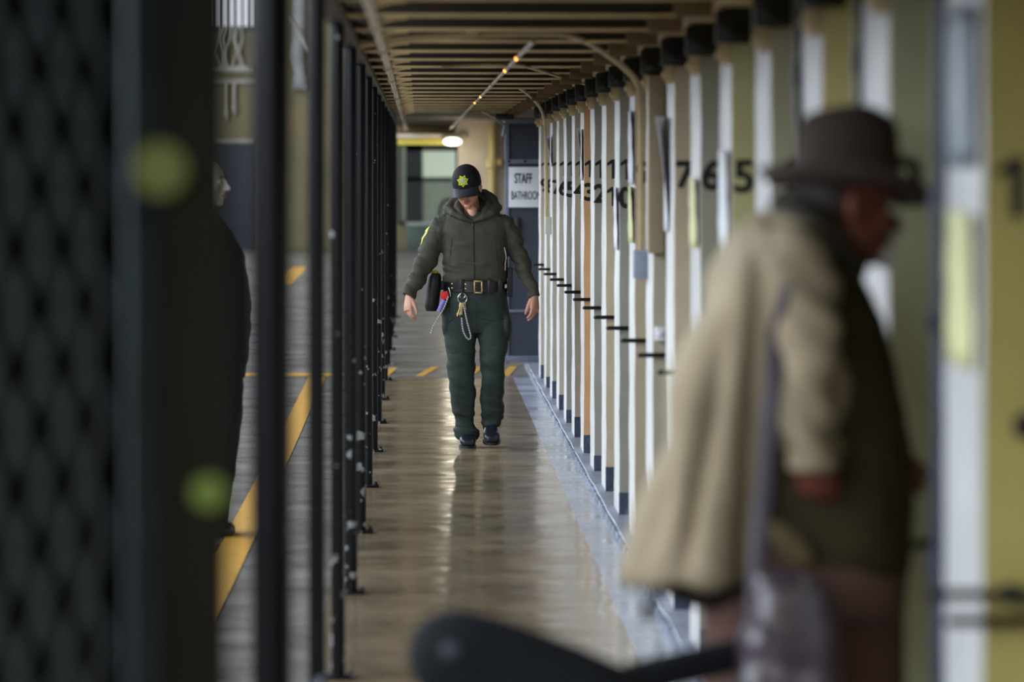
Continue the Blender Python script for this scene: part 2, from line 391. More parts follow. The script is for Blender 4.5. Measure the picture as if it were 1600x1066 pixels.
conduit([P(758, 139, 31), P(790, 134, 31), P(808, 135, 31), P(824, 146, 31.6), P(841, 163, 32.4), P(850, 180, 34.1), P(853, 215, 34.2), P(854, 340, 34.2)], .011, 'tan conduit arching off the ceiling down to the small pale wall box', TANP)
conduit([P(728, 177, 42), P(744, 174, 42), P(758, 175, 42), P(774, 184, 41), P(787, 190, 40.5), P(791, 190, 40.32)], .012, 'tan conduit arching down above the bathroom gate', TANP)
ORANGE = mat('orange_glint_glow', (255, 150, 50), .4, 0, emit=(255, 150, 50), es=5)  # glowing beads standing in for lamp glints on the conduit
for (x, y, d, lab) in ((806, 85, 20.2, 'small orange glint on the ceiling conduit, nearest the tan cross conduit'), (788, 107, 22.8, 'small orange glint on the ceiling conduit, second from the tan cross conduit'),
                       (749, 150, 31.5, 'small amber glint on the ceiling conduit, nearer of the far pair'), (742, 159, 34.5, 'small amber glint on the ceiling conduit, farther of the far pair')):
    b = B(); b.ell((.425 - .01 * (d - 17.5) / 22.5 - .007, d, 2.165 + .007 * (d - 17.5) / 22.5 - .007), (.007, .03, .010)); tag(b.build('conduit_glint', ORANGE), lab, 'glint')

# ------------------------------------------------------------------ cell-front pillars
XW = 0.96; XB = 1.30; PER = 1.62; D1 = 8.03; TH = 0.58
odd = [(152, 140, 84), (166, 152, 112), (190, 172, 142), (188, 164, 132)]
JAMBC = {1: (158, 146, 84), 2: (140, 140, 112), 3: (160, 150, 104), 4: (126, 124, 106), 5: (146, 142, 104), 6: (120, 118, 106), 7: (190, 174, 148), 8: (128, 122, 108), 9: (176, 160, 136),
         10: (150, 148, 138), 11: (196, 178, 152), 12: (152, 150, 142), 13: (206, 160, 116), 14: (178, 168, 150), 15: (150, 148, 142), 16: (190, 180, 162), 17: (170, 164, 150), 18: (190, 180, 160), 19: (184, 176, 160)}
zc = CAMZ - 0.036
HSG = mat('black_lock_housing', (15, 14, 14), .35, .2, 15)
BRK = mat('cream_bracket_paint', (196, 172, 128), .45, .15, 8)
DIGM = Matrix.Rotation(PI / 2, 4, 'X')      # text in XZ plane facing -Y
for n in range(1, 20):
    d = D1 + PER * (n - 1)
    if n == 4: lab = 'white cell-front pillar hidden mostly behind the man\'s brown hat'
    elif n == 1: lab = 'nearest white cell-front pillar at the right edge, numbered 1'
    elif n in (2, 3): lab = 'white cell-front pillar rising above the man\'s hat, %s' % ('right beside the dark door edge and pipe' if n == 2 else 'left of the nearer one')
    else: lab = 'white cell-front pillar numbered %d, %s from the camera' % (n, ORD[n - 1])
    t = thing('cell_pillar', (1.1, d + TH / 2, .034), lab, 'pillar', 'cell-front pillars along the right wall')
    jm = mat('jamb_colour_%d' % n, tuple(min(235, c_ * (1.15 if n == 1 else 1.06 if n == 7 else 1.36 if n < 9 else 1.06)) for c_ in JAMBC[n]), 0.5, 0.07, 6, 0.4, 50, bdist=.004)  # near jambs lightened in colour in place of daylight they lack
    b = B()
    # corridor face is a little uneven; jamb faces carry their own colours
    rs = []
    zz = [0.034 + (2.185 - .034) * i / 22 for i in range(23)]
    for i, z in enumerate(zz):
        w0 = .004 * noise.noise(Vector((n * 3.1, 0, z * 5))); w1 = .004 * noise.noise(Vector((n * 3.1 + 9, 0, z * 5)))
        rs.append([Vector((XW + w0, d, z)), Vector((XB, d, z)), Vector((XB, d + TH, z)), Vector((XW + w1, d + TH, z))])
    V = [[b.bm.verts.new(p) for p in r] for r in rs]
    for i in range(22):
        for j in range(4):
            b.mi = 1 if j == 3 else 0
            b._face([V[i][j], V[i][(j + 1) % 4], V[i + 1][(j + 1) % 4], V[i + 1][j]])
    b.mi = 0; b._face(V[0][::-1]); b._face(V[-1])
    b.build('pillar', [jm, WHITEN if n < 7 else WHITEP], t, flat=True)
    b = B(); b.bb(XW - .002, XB, d - .004, d - .0005, .034, .034 + .085 + .02 * (n % 3)); tag(b.build('painted_base', BASEBLUE, t, flat=True), 'chipped dark blue base')
    # number painted on the jamb
    wv = XW * (d / (d - PER + TH)) - XW     # how deep one sees past the next pillar
    s = str(n); ds = .138
    lines = [(s, XW + .037, zc)] if len(s) == 1 else [(s[0], XW + .030, zc + .022), (s[1], XW + .030, zc - .118)]
    for ch, tx, tz in lines:
        if n == 1:
            y_ = d - .0018; h = .052; tx += .014
            b = B(); b.prism([(tx - .006, y_, tz - h), (tx + .018, y_, tz - h), (tx + .018, y_, tz + h), (tx - .002, y_, tz + h), (tx - .030, y_, tz + h - .018), (tx - .030, y_, tz + h - .038), (tx - .006, y_, tz + h - .024)], (0, .0014, 0))
            b.build('number', INK, t, flat=True)
        elif ch == '1':      # stem with a flag, no foot
            h = .0495; y_ = d - .0018
            b = B(); b.prism([(tx - .002, y_, tz - h), (tx + .015, y_, tz - h), (tx + .015, y_, tz + h), (tx - .001, y_, tz + h), (tx - .026, y_, tz + h - .018), (tx - .026, y_, tz + h - .034), (tx - .002, y_, tz + h - .022)], (0, .0014, 0))
            b.build('number', INK, t, flat=True)
        else:
            text_mesh('number', ch, ds, INK, Matrix.Translation((tx, d - .0018, tz)) @ DIGM, t, .0045)
    if n == 1:
        b = B(); b.tube([(1.03, d - .03, 1.26), (1.03, d - .001, 1.26)], [.024, .02], 14); tag(b.build('knob', IRON, t), 'black lock knob')
    # latch bar sticking out at the jamb
    b = B(); b.tube([(XW - .058, d - .03, .928), (XW + .05, d - .03, .928), (XW + .09, d - .002, .928)], .010, 10)
    b.tube([(XW - .058, d - .03, .928), (XW - .066, d - .03, .928)], [.010, .005], 10)
    tag(b.build('latch', IRON, t), 'black latch bar')
    if n == 1:
        b = B(); b.tube([(XW - .10, d - .05, .975), (XW + .2, d - .05, .975)], .010, 10); b.bb(XW + .03, XW + .06, d - .06, d - .001, .96, .99); tag(b.build('latch', IRON, t), 'upper black latch bar')
    # lock housing + cream bracket overhead
    b = B(); b.bb(XW - .055, XW + .05, d - .10, d - .02, 2.075, 2.175)
    b.bb(XW - .04, XW + .03, d - .12, d - .10, 2.09, 2.14); b.tube([(XW - .01, d - .13, 2.11), (XW - .01, d - .10, 2.11)], .018, 10)
    b.bb(XW - .03, XW + .05, d - .09, d, 2.175, 2.19)
    b.build('lock_housing', HSG, t, bevel=.006)
    b = B(); pts = []
    x_ = XW - .012
    for (yy, z_) in ((-.006, 2.185), (-.006, 2.05)): pts.append(Vector((x_ - .02, d + .02 + yy, z_)))
    for k in range(7):
        a = PI * k / 6; pts.append(Vector((x_ - .02, d + .05 - .036 * math.cos(a), 2.04 - .03 * math.sin(a))))
    pts.append(Vector((x_ - .02, d + .086, 2.185)))
    b.prism(pts, (.03, 0, 0)); b.build('bracket', BRK, t, bevel=.002)
    b = B(); b.ell((x_ - .024, d + .05, 2.045), (.012, .016, .016), n=10, m=6); b.bb(x_ - .03, x_ + .012, d - .02, d - .005, 2.06, 2.185)
    b.build('bolt', BRK, t)

# pipe and door edges beside the near pillars
b = B(); y = D1 + TH + .03
b.tube([(.958, y, .034), (.958, y, 2.185)], .018, 14); b.tube([(.958, y, 1.60), (.958, y, 1.66)], .024, 14); b.tube([(.958, y, .95), (.958, y, 1.0)], .024, 14)
b.bb(.93, .99, y - .02, y + .01, 1.40, 1.43)
tag(b.build('vertical_pipe', mat('blue_black_pipe', (40, 46, 66), .38, .2, 10)), 'dark blue vertical pipe beside the nearest pillar, right of the man', 'pipe')
for n in (2, 3):
    d = D1 + PER * (n - 1) + TH + .01
    b = B(); b.bb(.945, .965, d - .005, d + .03, .034, 2.185); b.bb(.94, .985, d, d + .03, 1.1, 1.2); b.bb(.94, .985, d, d + .03, 1.9, 1.96)
    tag(b.build('door_edge', BLACK), 'dark cell door edge above the man\'s hat, %s' % ('nearer and right of centre' if n == 2 else 'farther, at the crown\'s left'), 'door edge')

# papers and boxes on the pillars
def paper(n, y0, y1, z0, z1, lift, lab, m=PAPER, curl=.0):
    d = D1 + PER * (n - 1); b = B(); nn = 8; V = []
    for i in range(nn + 1):
        z = z0 + (z1 - z0) * i / nn; row = []
        for j in range(5):
            u = j / 4; y = d + y0 + (y1 - y0) * u
            off = .008 + lift * (1 - u) ** 2 * (i / nn) ** 1.5 + curl * .0015 * math.sin(i * 1.9 + j)
            row.append(b.bm.verts.new((XW - off, y, z)))
        V.append(row)
    for i in range(nn):
        for j in range(4): b._face([V[i][j], V[i][j + 1], V[i + 1][j + 1], V[i + 1][j]])
    o = b.build('paper_notice', m); tag(o, lab, 'paper')
    so = o.modifiers.new('s', 'SOLIDIFY'); so.thickness = .0012
    return o
YPAP = mat('yellowed_paper', (206, 204, 150), .6, .15, 10)
paper(9, .02, .5, 1.62, 1.95, .012, 'long white notice sleeve on the pillar left of the beige raceway', PAPER, 1)
paper(9, .02, .5, 1.36, 1.61, .012, 'yellowed notice sleeve hanging under the white sleeve by the raceway', YPAP, 1)
paper(7, .30, .60, 1.45, 1.89, .05, 'curled white sheet sticking out beside the raceway', PAPER)
paper(10, .05, .45, 1.30, 1.60, .010, 'pale notice on the tenth pillar below its number', PAPER, 1)
paper(17, -.02, .4, 1.70, 1.92, .05, 'white paper curling off a far pillar above the small pale box', PAPER)
paper(13, .05, .4, 1.62, 1.92, .035, 'white paper tacked to the pillar with the orange jamb', PAPER)
paper(5, .05, .5, 1.45, 1.75, .008, 'pale notice on the fifth pillar left of the man\'s hat', PAPER, 1)
paper(6, .05, .5, 1.42, 1.66, .008, 'faded notice on the sixth pillar, two left of the hat', YPAP, 1)
paper(1, .08, .5, 1.35, 1.62, .006, 'faded notice on the nearest pillar at the right edge', YPAP, 1)
paper(1, .08, .5, 1.70, 1.98, .006, 'grey notice high on the nearest pillar at the right edge', BLUEGREY, 1)
b = B(); b.bb(.935, 1.0, D1 + PER * 7 - .12, D1 + PER * 7 - .005, 1.345, 2.07)
tag(b.build('raceway', mat('beige_raceway', (160, 144, 116), .5, .1), bevel=.004), 'tall beige cable raceway on the cell wall above the grey box', 'raceway')
d = 19.88
b = B(); b.bb(X(990, d), XW + .006, d - .05, d + .05, Z(435, d), Z(391, d)); tag(b.build('electrical_box', BLUEGREY, bevel=.004), 'blue-grey electrical box hanging below the beige raceway', 'box')
d = 34.2
b = B(); b.bb(X(852, d), XW + .006, d - .05, d + .05, Z(366, d), Z(339, d)); tag(b.build('electrical_box', LIGHTGREY, bevel=.004), 'small pale electrical box on a far pillar right of the bathroom sign', 'box')
d = D1 + PER * 7 - .03
b = B(); b.bb(X(1024, d), X(1039, d), d - .03, d + .028, Z(533, d), Z(511, d)); b.tube([(X(1031, d), d - .04, Z(522, d)), (X(1031, d), d - .02, Z(522, d))], .012, 10)
tag(b.build('door_lock', mat('white_lock_box', (226, 226, 232), .5, .05), bevel=.004), 'small white lock box on a pillar jamb left of the man\'s coat', 'lock')

# ------------------------------------------------------------------ bathroom gate
d = 40.3
g = thing('metal_gate', (X(813, d), d, 0), 'navy mesh gate standing open across the walkway with the bathroom sign', 'gate')
x0, x1 = X(789, d), X(850, d)
z0, z1 = Z(568, d), Z(184, d)
def zz(y): return Z(y, d)
b = B()
b.bb(x0, x0 + .035, d - .03, d + .03, z0, z1); b.bb(x1 - .035, x1, d - .03, d + .03, z0, z1)
for (ya, yb) in ((184, 193), (249, 256), (556, 566), (484, 488)): b.bb(x0, x1, d - .032, d + .028, zz(yb), zz(ya))
b.build('gate_frame', mat('gate_frame_paint', (104, 112, 130), .4, .15, 10), g, bevel=.003)
# mesh infill with a fine weave
gm = mat('gate_mesh_paint', (44, 52, 70), .5, .1)
nt = gm.node_tree; N = nt.nodes; L = nt.links; bs = N['Principled BSDF']
tc = N.new('ShaderNodeTexCoord'); br = N.new('ShaderNodeTexBrick'); br.inputs['Scale'].default_value = 18
mpn = N.new('ShaderNodeMapping'); mpn.inputs['Rotation'].default_value = (PI / 2, 0, 0)
L.new(tc.outputs['Object'], mpn.inputs[0]); L.new(mpn.outputs[0], br.inputs['Vector'])
br.inputs['Color1'].default_value = lin((36, 42, 56)) + (1,); br.inputs['Color2'].default_value = lin((42, 50, 66)) + (1,); br.inputs['Mortar'].default_value = lin((62, 70, 88)) + (1,)
br.inputs['Mortar Size'].default_value = .04
L.new(br.outputs['Color'], bs.inputs['Base Color'])
b = B(); b.bb(x0 + .03, x1 - .03, d - .008, d + .008, z0 + .02, z1 - .02); b.build('mesh_panel', gm, g, flat=True)
b = B(); b.bb(X(805, d), X(812, d), d - .05, d - .02, zz(370), zz(340)); b.build('lock_box', BLACK, g, bevel=.003)
for x in (X(795, d), X(820, d)):
    b = B(); b.ell((x, d - .036, zz(252)), (.012, .008, .012), n=10, m=6); b.build('bolt', BLACK, g)
b = B(); b.bb(X(774, d), X(803, d), d - .06, d + .03, zz(187), zz(178)); tag(b.build('door_closer', BLACK, bevel=.006), 'black door closer at the top left of the navy gate', 'door closer')
b = B(); b.tube([P(776, 186, d - .0), P(789, 196, d), P(786, 212, d)], .012, 8); tag(b.build('gate_stay', mat('grey_stay', (120, 124, 132), .4, .1, metal=.5)), 'grey angled stay at the gate\'s upper left corner', 'bracket')
sg = thing('bathroom_sign', (X(825, d), d - .045, zz(293)), 'white sign with black capitals reading STAFF BATHROOM on the navy gate', 'sign')
b = B(); b.bb(X(794.5, d), X(856, d), d - .05, d - .035, zz(324), zz(261)); b.build('panel', mat('white_sign', (232, 236, 244), .4, .03), sg, bevel=.002)
text_mesh('lettering', 'STAFF', .118, INK, Matrix.Translation((X(817.5, d), d - .0515, zz(279.5))) @ DIGM, sg, .002, width=.147)
text_mesh('lettering', 'BATHROOM', .100, INK, Matrix.Translation((X(821.5, d), d - .0515, zz(306))) @ DIGM, sg, .0004, width=.245)

# ------------------------------------------------------------------ floor stripes
def stripe(pts, lab):
    b = B(); b.poly([(x, y, .004) for x, y in pts]); o = b.build('floor_stripe', YEL, flat=True)
    tag(o, lab, 'floor marking', 'yellow floor stripes'); return o
def pxy(px, py):
    dd = CAMZ * F / (py - VY); return (X(px, dd), dd)
for (a, lab) in (((605, 622, 589, 575), 'yellow floor stripe nearest the left fence at the walkway\'s far edge'),
                 ((660, 687, 589, 574), 'yellow diagonal floor stripe between the fence and the officer\'s legs'),
                 ((736, 757, 589, 574), 'yellow floor stripe showing between the officer\'s legs'),
                 ((794, 809, 589, 573), 'yellow floor stripe between the officer\'s legs and the navy gate')):
    xl, xr, yb, yt = a; wpx = 13
    q0 = pxy(xl - wpx, yb); q1 = pxy(xl + 1, yb); q2 = pxy(xr, yt); q3 = pxy(xr - wpx, yt)
    stripe([q0, q1, q2, q3], lab)
stripe([(-.885, 6), (-.752, 6), (-.752, 38.2), (-.885, 38.2)], 'long yellow floor line running along outside the black fence')
stripe([(-1.6, 38.3), (-.40, 38.3), (-.40, 38.9), (-1.6, 38.9)], 'yellow cross line on the floor outside the black fence')
stripe([(-2.15, 68), (-1.85, 68), (-1.85, 80), (-2.15, 80)], 'short far yellow floor line seen between the near fence posts')

# ------------------------------------------------------------------ left fence
def post(d, x, r, m, lab, plate=True):
    t = thing('fence_post', (x, d, 0), lab, 'post', 'black fence posts along the left of the walkway')
    b = B(); b.tube([(x, d, .012), (x, d, 1.1), (x, d, 2.17)], r, 18); b.build('post', m, t)
    b = B(); b.bb(x - .05, x + .058, d - .055, d + .055, 0, .014); b.build('base_plate', POST, t, bevel=.002)
    for s in (-1, 1):
        b = B(); b.tube([(x + .042, d + s * .04, .014), (x + .042, d + s * .04, .026)], .009, 6); b.build('bolt', POST, t)
    return t
post(9.5, -.295, .041, POSTN, 'thickest black fence post, standing alone right of the dark mesh gate')
post(12.55, -.270, .024, POSTN, 'slim black fence post just right of the thickest one')
for k in range(13):
    d = 15.68 + 3.13 * k
    post(d, -.268, .0245, POST, 'black fence post with chipped paint, %s along counting from the thickest one' % ORD[k + 2])
b = B(); b.bb(-.30, -.235, 4, 54, 2.17, 2.235); tag(b.build('fence_rail', BLACK, bevel=.004), 'black top rail of the fence along the left ceiling edge', 'rail')

# near gate post and mesh gate, far out of focus
DARKOL = mat('dark_olive_paint', (30, 31, 20), .6, .15, 6, spec=.3)
DARKBL = mat('dark_blue_grey_paint', (82, 100, 110), .6, .15, 6, spec=.3)
t = thing('gate_post', (X(303, 6.0), 6.0, 0), 'wide dark olive gate post at the left, very blurred', 'post')
b = B(); b.box((X(302, 6.0), 6.0, 1.08), (.086, .05, 2.14)); b.build('post', DARKOL, t, bevel=.006)
b = B(); b.box((X(302, 6.0), 6.0, .008), (.16, .16, .016)); b.build('base_plate', DARKOL, t)
g = thing('mesh_gate', (X(100, 5.8), 5.8, 0), 'dark blurred mesh gate filling the left edge of the photo', 'gate')
A_ = Vector((X(222, 6.2), 6.2, 0)); C_ = Vector((X(-90, 5.4), 5.4, 0)); dirv = (C_ - A_).normalized(); ln = (C_ - A_).length
rot = Euler((0, 0, math.atan2(dirv.y, dirv.x)))
b = B(); b.box(A_ + Vector((0, 0, 1.08)), (.042, .042, 2.1), Euler((0, 0, .5))); b.box(C_ + Vector((0, 0, 1.08)), (.036, .036, 2.1), rot)
for z in (.05, 2.12): b.box((A_ + C_) / 2 + Vector((0, 0, z)), (ln, .036, .036), rot)
b.build('gate_frame', DARKBL, g, bevel=.004)
nrm = Vector((-dirv.y, dirv.x, 0))
if nrm.y > 0: nrm = -nrm
b = B(); b.box((A_ + C_) / 2 + Vector((0, 0, 1.08)) - nrm * .02, (ln - .03, .004, 2.04), rot); b.build('blackout_sheet', mat('dark_sheet', (10, 12, 15), .8, .2, spec=.1), g)  # dark sheet added to keep the view behind the mesh dark
b = B(); cw, ch = .19, .145
nx = int(ln / cw) + 1; nz_ = int(2.0 / ch)
def mp_(u, z): return A_ + dirv * u + Vector((0, 0, z)) + nrm * .006
for i in range(nx):
    for j in range(nz_):
        u = i * cw; z = .08 + j * ch
        if u < .03 or u + cw > ln - .02: continue
        for (p, q) in (((u, z), (u + cw / 2, z + ch / 2)), ((u + cw / 2, z + ch / 2), (u + cw, z)), ((u, z + ch), (u + cw / 2, z + ch / 2)), ((u + cw / 2, z + ch / 2), (u + cw, z + ch))):
            b.tube([mp_(*p), mp_(*q)], .0085, 4)
b.build('mesh', mat('mesh_wire', (118, 138, 156), .55, .1, spec=.3), g)
GRN = mat('green_glow', (60, 80, 30), .4, 0, emit=(150, 185, 70), es=.24)  # glowing discs added in place of blurred green highlights
GRN2 = mat('dim_green_glow', (60, 65, 30), .4, 0, emit=(165, 180, 90), es=.14)
b = B(); b.tube([P(325, 770, 5.975), P(325, 770, 5.94)], .020, 16); tag(b.build('glow_disc', GRN), 'small round green glow low on the olive gate post', 'glint')
b = B(); b.tube([P(250, 265, 5.96), P(250, 265, 5.92)], .034, 16); tag(b.build('glow_disc', GRN2), 'dim yellow-green glow high between the mesh gate and its post', 'glint')

# ================================================================== PEOPLE
def hand(b, wrist, dr, side, pn, s=1.0, curl=.5, thumb=.6, spread=.10):
    """wrist point, dr = towards the fingers, side = thumb side, pn = palm normal (fingers curl that way)"""
    dr = Vector(dr).normalized(); side = Vector(side); side = (side - dr * side.dot(dr)).normalized()
    pn = Vector(pn); pn = (pn - dr * pn.dot(dr) - side * pn.dot(side)).normalized()
    w = Vector(wrist)
    b.tube([w - dr * .03 * s, w, w + dr * .03 * s, w + dr * .065 * s, w + dr * .092 * s],
           [(.021 * s, .027 * s), (.019 * s, .026 * s), (.018 * s, .036 * s), (.0165 * s, .041 * s), (.012 * s, .038 * s)], 14, ref=pn)
    for k, (off, ln) in enumerate(((.031, .072), (.0105, .081), (-.0105, .075), (-.031, .058))):
        p = w + dr * (.082 - .006 * abs(k - 1)) * s + side * off * s
        a = curl * (.5 + .12 * k); d_ = dr * math.cos(a) + pn * math.sin(a) + side * off * spread * 10 * .3
        r = (.0090, .0092, .0088, .0078)[k] * s
        pts = [p]; rad = [r * 1.05]
        for j, fr in enumerate((.45, .30, .25)):
            p = p + d_.normalized() * ln * fr * s; pts.append(p); rad.append(r * (1, .93, .75)[j])
            a += curl * .75; d_ = dr * math.cos(a) + pn * math.sin(a) + side * off * spread * 3
        b.tube(pts, rad, 10); b.ell(pts[-1], (rad[-1],) * 3, n=10, m=6)
    p = w + dr * .022 * s + side * .024 * s + pn * .006 * s; pts = [p]
    p = p + (dr * .75 + side * thumb + pn * .25).normalized() * .042 * s; pts.append(p)
    p = p + (dr * .95 + side * thumb * .5 + pn * .3).normalized() * .032 * s; pts.append(p)
    p = p + (dr * 1.0 + side * .1 + pn * .35).normalized() * .024 * s; pts.append(p)
    b.tube(pts, [.0155 * s, .0115 * s, .0102 * s, .008 * s], 10); b.ell(pts[-1], (.008 * s,) * 3, n=10, m=6)

def head_shape(b, M, s=1.0):
    """face towards local -Y, centre of skull at origin"""
    R = M.to_3x3()
    def e(c, r, rx=0):
        b.ell(M @ (Vector(c) * s), [q * s for q in r], R @ Euler((rx, 0, 0)).to_matrix(), 24, 16)
    e((0, .012, .025), (.077, .098, .092))
    e((0, -.022, -.025), (.066, .068, .085))
    e((0, -.040, -.068), (.047, .045, .042)); e((0, -.068, -.094), (.022, .020, .018))
    for q in (-1, 1):
        e((q * .040, -.060, -.022), (.026, .026, .024)); e((q * .030, -.070, .022), (.030, .014, .010))
        e((q * .079, .008, -.012), (.009, .020, .031)); e((q * .084, .014, -.004), (.007, .014, .018)); e((q * .012, -.098, -.036), (.009, .010, .008))
    b.tube([M @ (Vector(c) * s) for c in ((0, -.088, .012), (0, -.100, -.010), (0, -.112, -.030), (0, -.104, -.040))], [.010 * s, .011 * s, .014 * s, .008 * s], 10)
    e((0, -.090, -.058), (.024, .010, .006)); e((0, -.088, -.069), (.020, .010, .007))

def face_details(M, parent, s, iris, lipc, nm):
    R = M.to_3x3()
    ew = mat('eye_white', (226, 222, 216), .3, .03); ei = mat('iris_' + nm, iris, .25, .05)
    for q in (-1, 1):
        b = B(); b.ell(M @ (Vector((q * .031, -.077, .002)) * s), (.0125 * s,) * 3, n=14, m=8)
        b.mi = 1; b.ell(M @ (Vector((q * .031, -.0868, .000)) * s), (.0055 * s, .003 * s, .0055 * s), R, 12, 6)
        b.build('eye', [ew, ei], parent)
        b = B(); b.tube([M @ (Vector((q * x, -.092 + .3 * (x - .03) ** 2 * 40, z)) * s) for x, z in ((.014, .024), (.03, .029), (.046, .023))], [.003 * s, .0035 * s, .002 * s], 8)
        b.build('eyebrow', mat('brow_' + nm, (40, 28, 22), .7, .1), parent)
    b = B(); b.tube([M @ (Vector(c) * s) for c in ((-.024, -.086, -.061), (-.010, -.099, -.058), (0, -.100, -.0595), (.010, -.099, -.058), (.024, -.086, -.061))], [.001, .0045 * s, .004 * s, .0045 * s, .001], 8)
    b.tube([M @ (Vector(c) * s) for c in ((-.022, -.086, -.064), (-.008, -.0975, -.069), (.008, -.0975, -.069), (.022, -.086, -.064))], [.001, .005 * s, .005 * s, .001], 8)
    b.build('lips', mat('lips_' + nm, lipc, .4, .08), parent)

# ---------------------------------------------------------------- the officer
DO = 28.6; SO = F / DO
def Q(px, py, dy=0.0): return Vector(((px - VX) / SO, DO + dy, CAMZ - (py - VY) / SO))
def W(px): return px / SO
JACK = mat('olive_jacket_cloth', (66, 65, 55), .72, .12, 9, .35, 160, bdist=.002, spec=.3)
TROU = mat('dark_green_trouser_cloth', (42, 54, 49), .72, .12, 9, .35, 160, bdist=.002, spec=.3)
LEATHER = mat('black_leather', (16, 16, 18), .32, .15, 20, .2, 80, bdist=.002)
BOOT = mat('boot_leather', (26, 30, 44), .30, .15, 20, .2, 80, bdist=.002)
off = thing('person', (Q(740, 700).x, DO, 0), 'officer in black cap and olive jacket walking forward, head bowed, down the walkway', 'person')
HM = Matrix.Translation(Q(730, 293, -.05)) @ Euler((math.radians(19), math.radians(-5), math.radians(-13)), 'XYZ').to_matrix().to_4x4()
b = B()
head_shape(b, HM, .98)
b.tube([Q(732, 302, -.01), Q(736, 325, .02), Q(738, 345, .03), Q(740, 365, .02)], [.052, .055, .062, .07], 16)
b.hloft([(Q(741, y).x, DO + .0, Z(y, DO), W(w), dd) for y, w, dd in ((350, 38, .07), (370, 42, .085), (400, 40, .085), (430, 38, .085), (460, 40, .09), (490, 44, .09), (512, 44, .085))])
for (pts, rr) in (([Q(702, 354, 0), Q(678, 383, -.01), Q(664, 410, -.03), Q(650, 435, -.07), Q(641, 457, -.10)], [.048, .043, .038, .032, .025]),
                  ([Q(780, 354, 0), Q(803, 383, .01), Q(814, 410, .0), Q(826, 437, -.03), Q(834, 458, -.05)], [.048, .043, .038, .032, .025]),
                  ([Q(721, 500, 0), Q(721, 545, -.03), Q(722, 590, -.05), Q(724, 640, -.01), Q(729, 680, .02)], [.075, .06, .05, .042, .036]),
                  ([Q(764, 500, 0), Q(768, 545, -.03), Q(768, 590, -.06), Q(766, 640, -.0), Q(767, 672, .02)], [.075, .06, .05, .042, .036])):
    b.tube(pts, rr, 14)
b.ell(Q(738, 335, -.042), (.038, .050, .060))
hand(b, Q(639, 462, -.11), (-.03 * 3, -.25, -1), (.45, -.75, 0), (.35, .6, -.1), 1.0, .62, .45)
hand(b, Q(835, 462, -.06), (.02, -.2, -1), (-.55, -.75, 0), (-.5, .6, -.1), 1.0, .5, .35)
body = b.build('body', SKIN, off, voxel=.0042, smooth=2)
face_details(HM, body, .98, (60, 40, 28), (168, 92, 84), 'officer')
b = B(); R3 = HM.to_3x3()
b.ell(HM @ Vector((0, .030, .018)), (.079, .088, .080), R3, 24, 14); b.ell(HM @ Vector((0, .105, -.035)), (.035, .03, .035), R3, 16, 10)
b.build('hair', mat('dark_brown_hair', (34, 24, 20), .6, .2, 30), off)

# jacket
b = B()
rows = [(443, 695, 791, .118), (437, 692, 793, .130), (425, 692, 793, .136), (408, 691.5, 792.5, .134), (390, 690.5, 793, .134), (374, 690, 794, .134), (360, 687, 795, .128), (349, 684, 796, .115), (340, 690, 793, .100), (334, 700, 783, .088), (330, 712, 770, .070)]
b.hloft([(Q((l + r) / 2, y).x, DO + .005, Z(y, DO), W((r - l) / 2), dd) for y, l, r, dd in rows], 32, 2.5)
# sleeves
b.tube([Q(700, 350, .0), Q(690, 354, 0), Q(681, 368, -.005), Q(674, 386, -.01), Q(667, 404, -.03), Q(659, 421, -.055), Q(650, 438, -.08), Q(643, 452, -.10), Q(639, 461, -.11)],
       [.072, .075, .070, .066, .064, .060, .054, .047, .042], 18)
b.tube([Q(780, 350, .0), Q(788, 354, 0), Q(799, 368, .005), Q(806, 386, .01), Q(811, 401, .01), Q(817, 416, -.005), Q(825, 435, -.03), Q(831, 452, -.05), Q(834, 462, -.06)],
       [.072, .070, .062, .057, .055, .053, .047, .041, .037], 18)
# cuffs
b.tube([Q(643.5, 451, -.098), Q(638, 463, -.112)], [.0455, .0445], 18); b.tube([Q(831, 453, -.05), Q(834.3, 464, -.062)], [.041, .040], 18)
# hood lying round the neck
b.tube([Q(738, 346, -.118), Q(722, 340, -.118), Q(708, 333, -.095), Q(700, 327, -.03), Q(706, 319, .05), Q(722, 310, .095), Q(740, 306, .112), Q(757, 306, .095), Q(769, 315, .05), Q(776, 325, -.02), Q(766, 334, -.09), Q(753, 341, -.118)],
       [.009, .016, .022, .030, .034, .036, .04, .043, .042, .035, .024, .016], 14, closed=True)
b.tube([Q(735, 345, -.122), Q(722, 335, -.112), Q(714, 324, -.05), Q(716, 314, .02)], [.007, .011, .014, .014], 10); b.tube([Q(741, 345, -.122), Q(754, 335, -.112), Q(763, 321, -.05), Q(762, 311, .02)], [.007, .012, .018, .02], 10)
b.ell(Q(738, 322, .065), (.105, .055, .06)); b.ell(Q(716, 328, .0), (.035, .08, .035)); b.ell(Q(762, 328, .0), (.04, .08, .035))
def jfold(co):
    px = VX + co.x * SO; py = VY + (CAMZ - co.z) * SO
    v = .006 * noise.noise(Vector((co.x * 7, co.y * 7, co.z * 20))) + .005 * noise.noise(Vector((co.x * 16 + co.z * 9, co.y * 16, co.z * 30)))
    if px < 684 or px > 798:
        v += .013 * noise.noise(Vector((co.x * 9 - co.z * 6, co.y * 8, co.z * 26 + co.x * 14)))
    if 410 < py < 440: v += .010 * noise.noise(Vector((co.x * 10, co.y * 4, co.z * 34 + co.x * 8)))
    # raised yoke and pocket seams
    return v
# carve the neck opening with a lifted V by leaving the front collar low
jk = b.build('jacket', JACK, off, voxel=.0062, smooth=3, disp=jfold)
SEAM = mat('jacket_seam', (34, 34, 30), .7, .1)
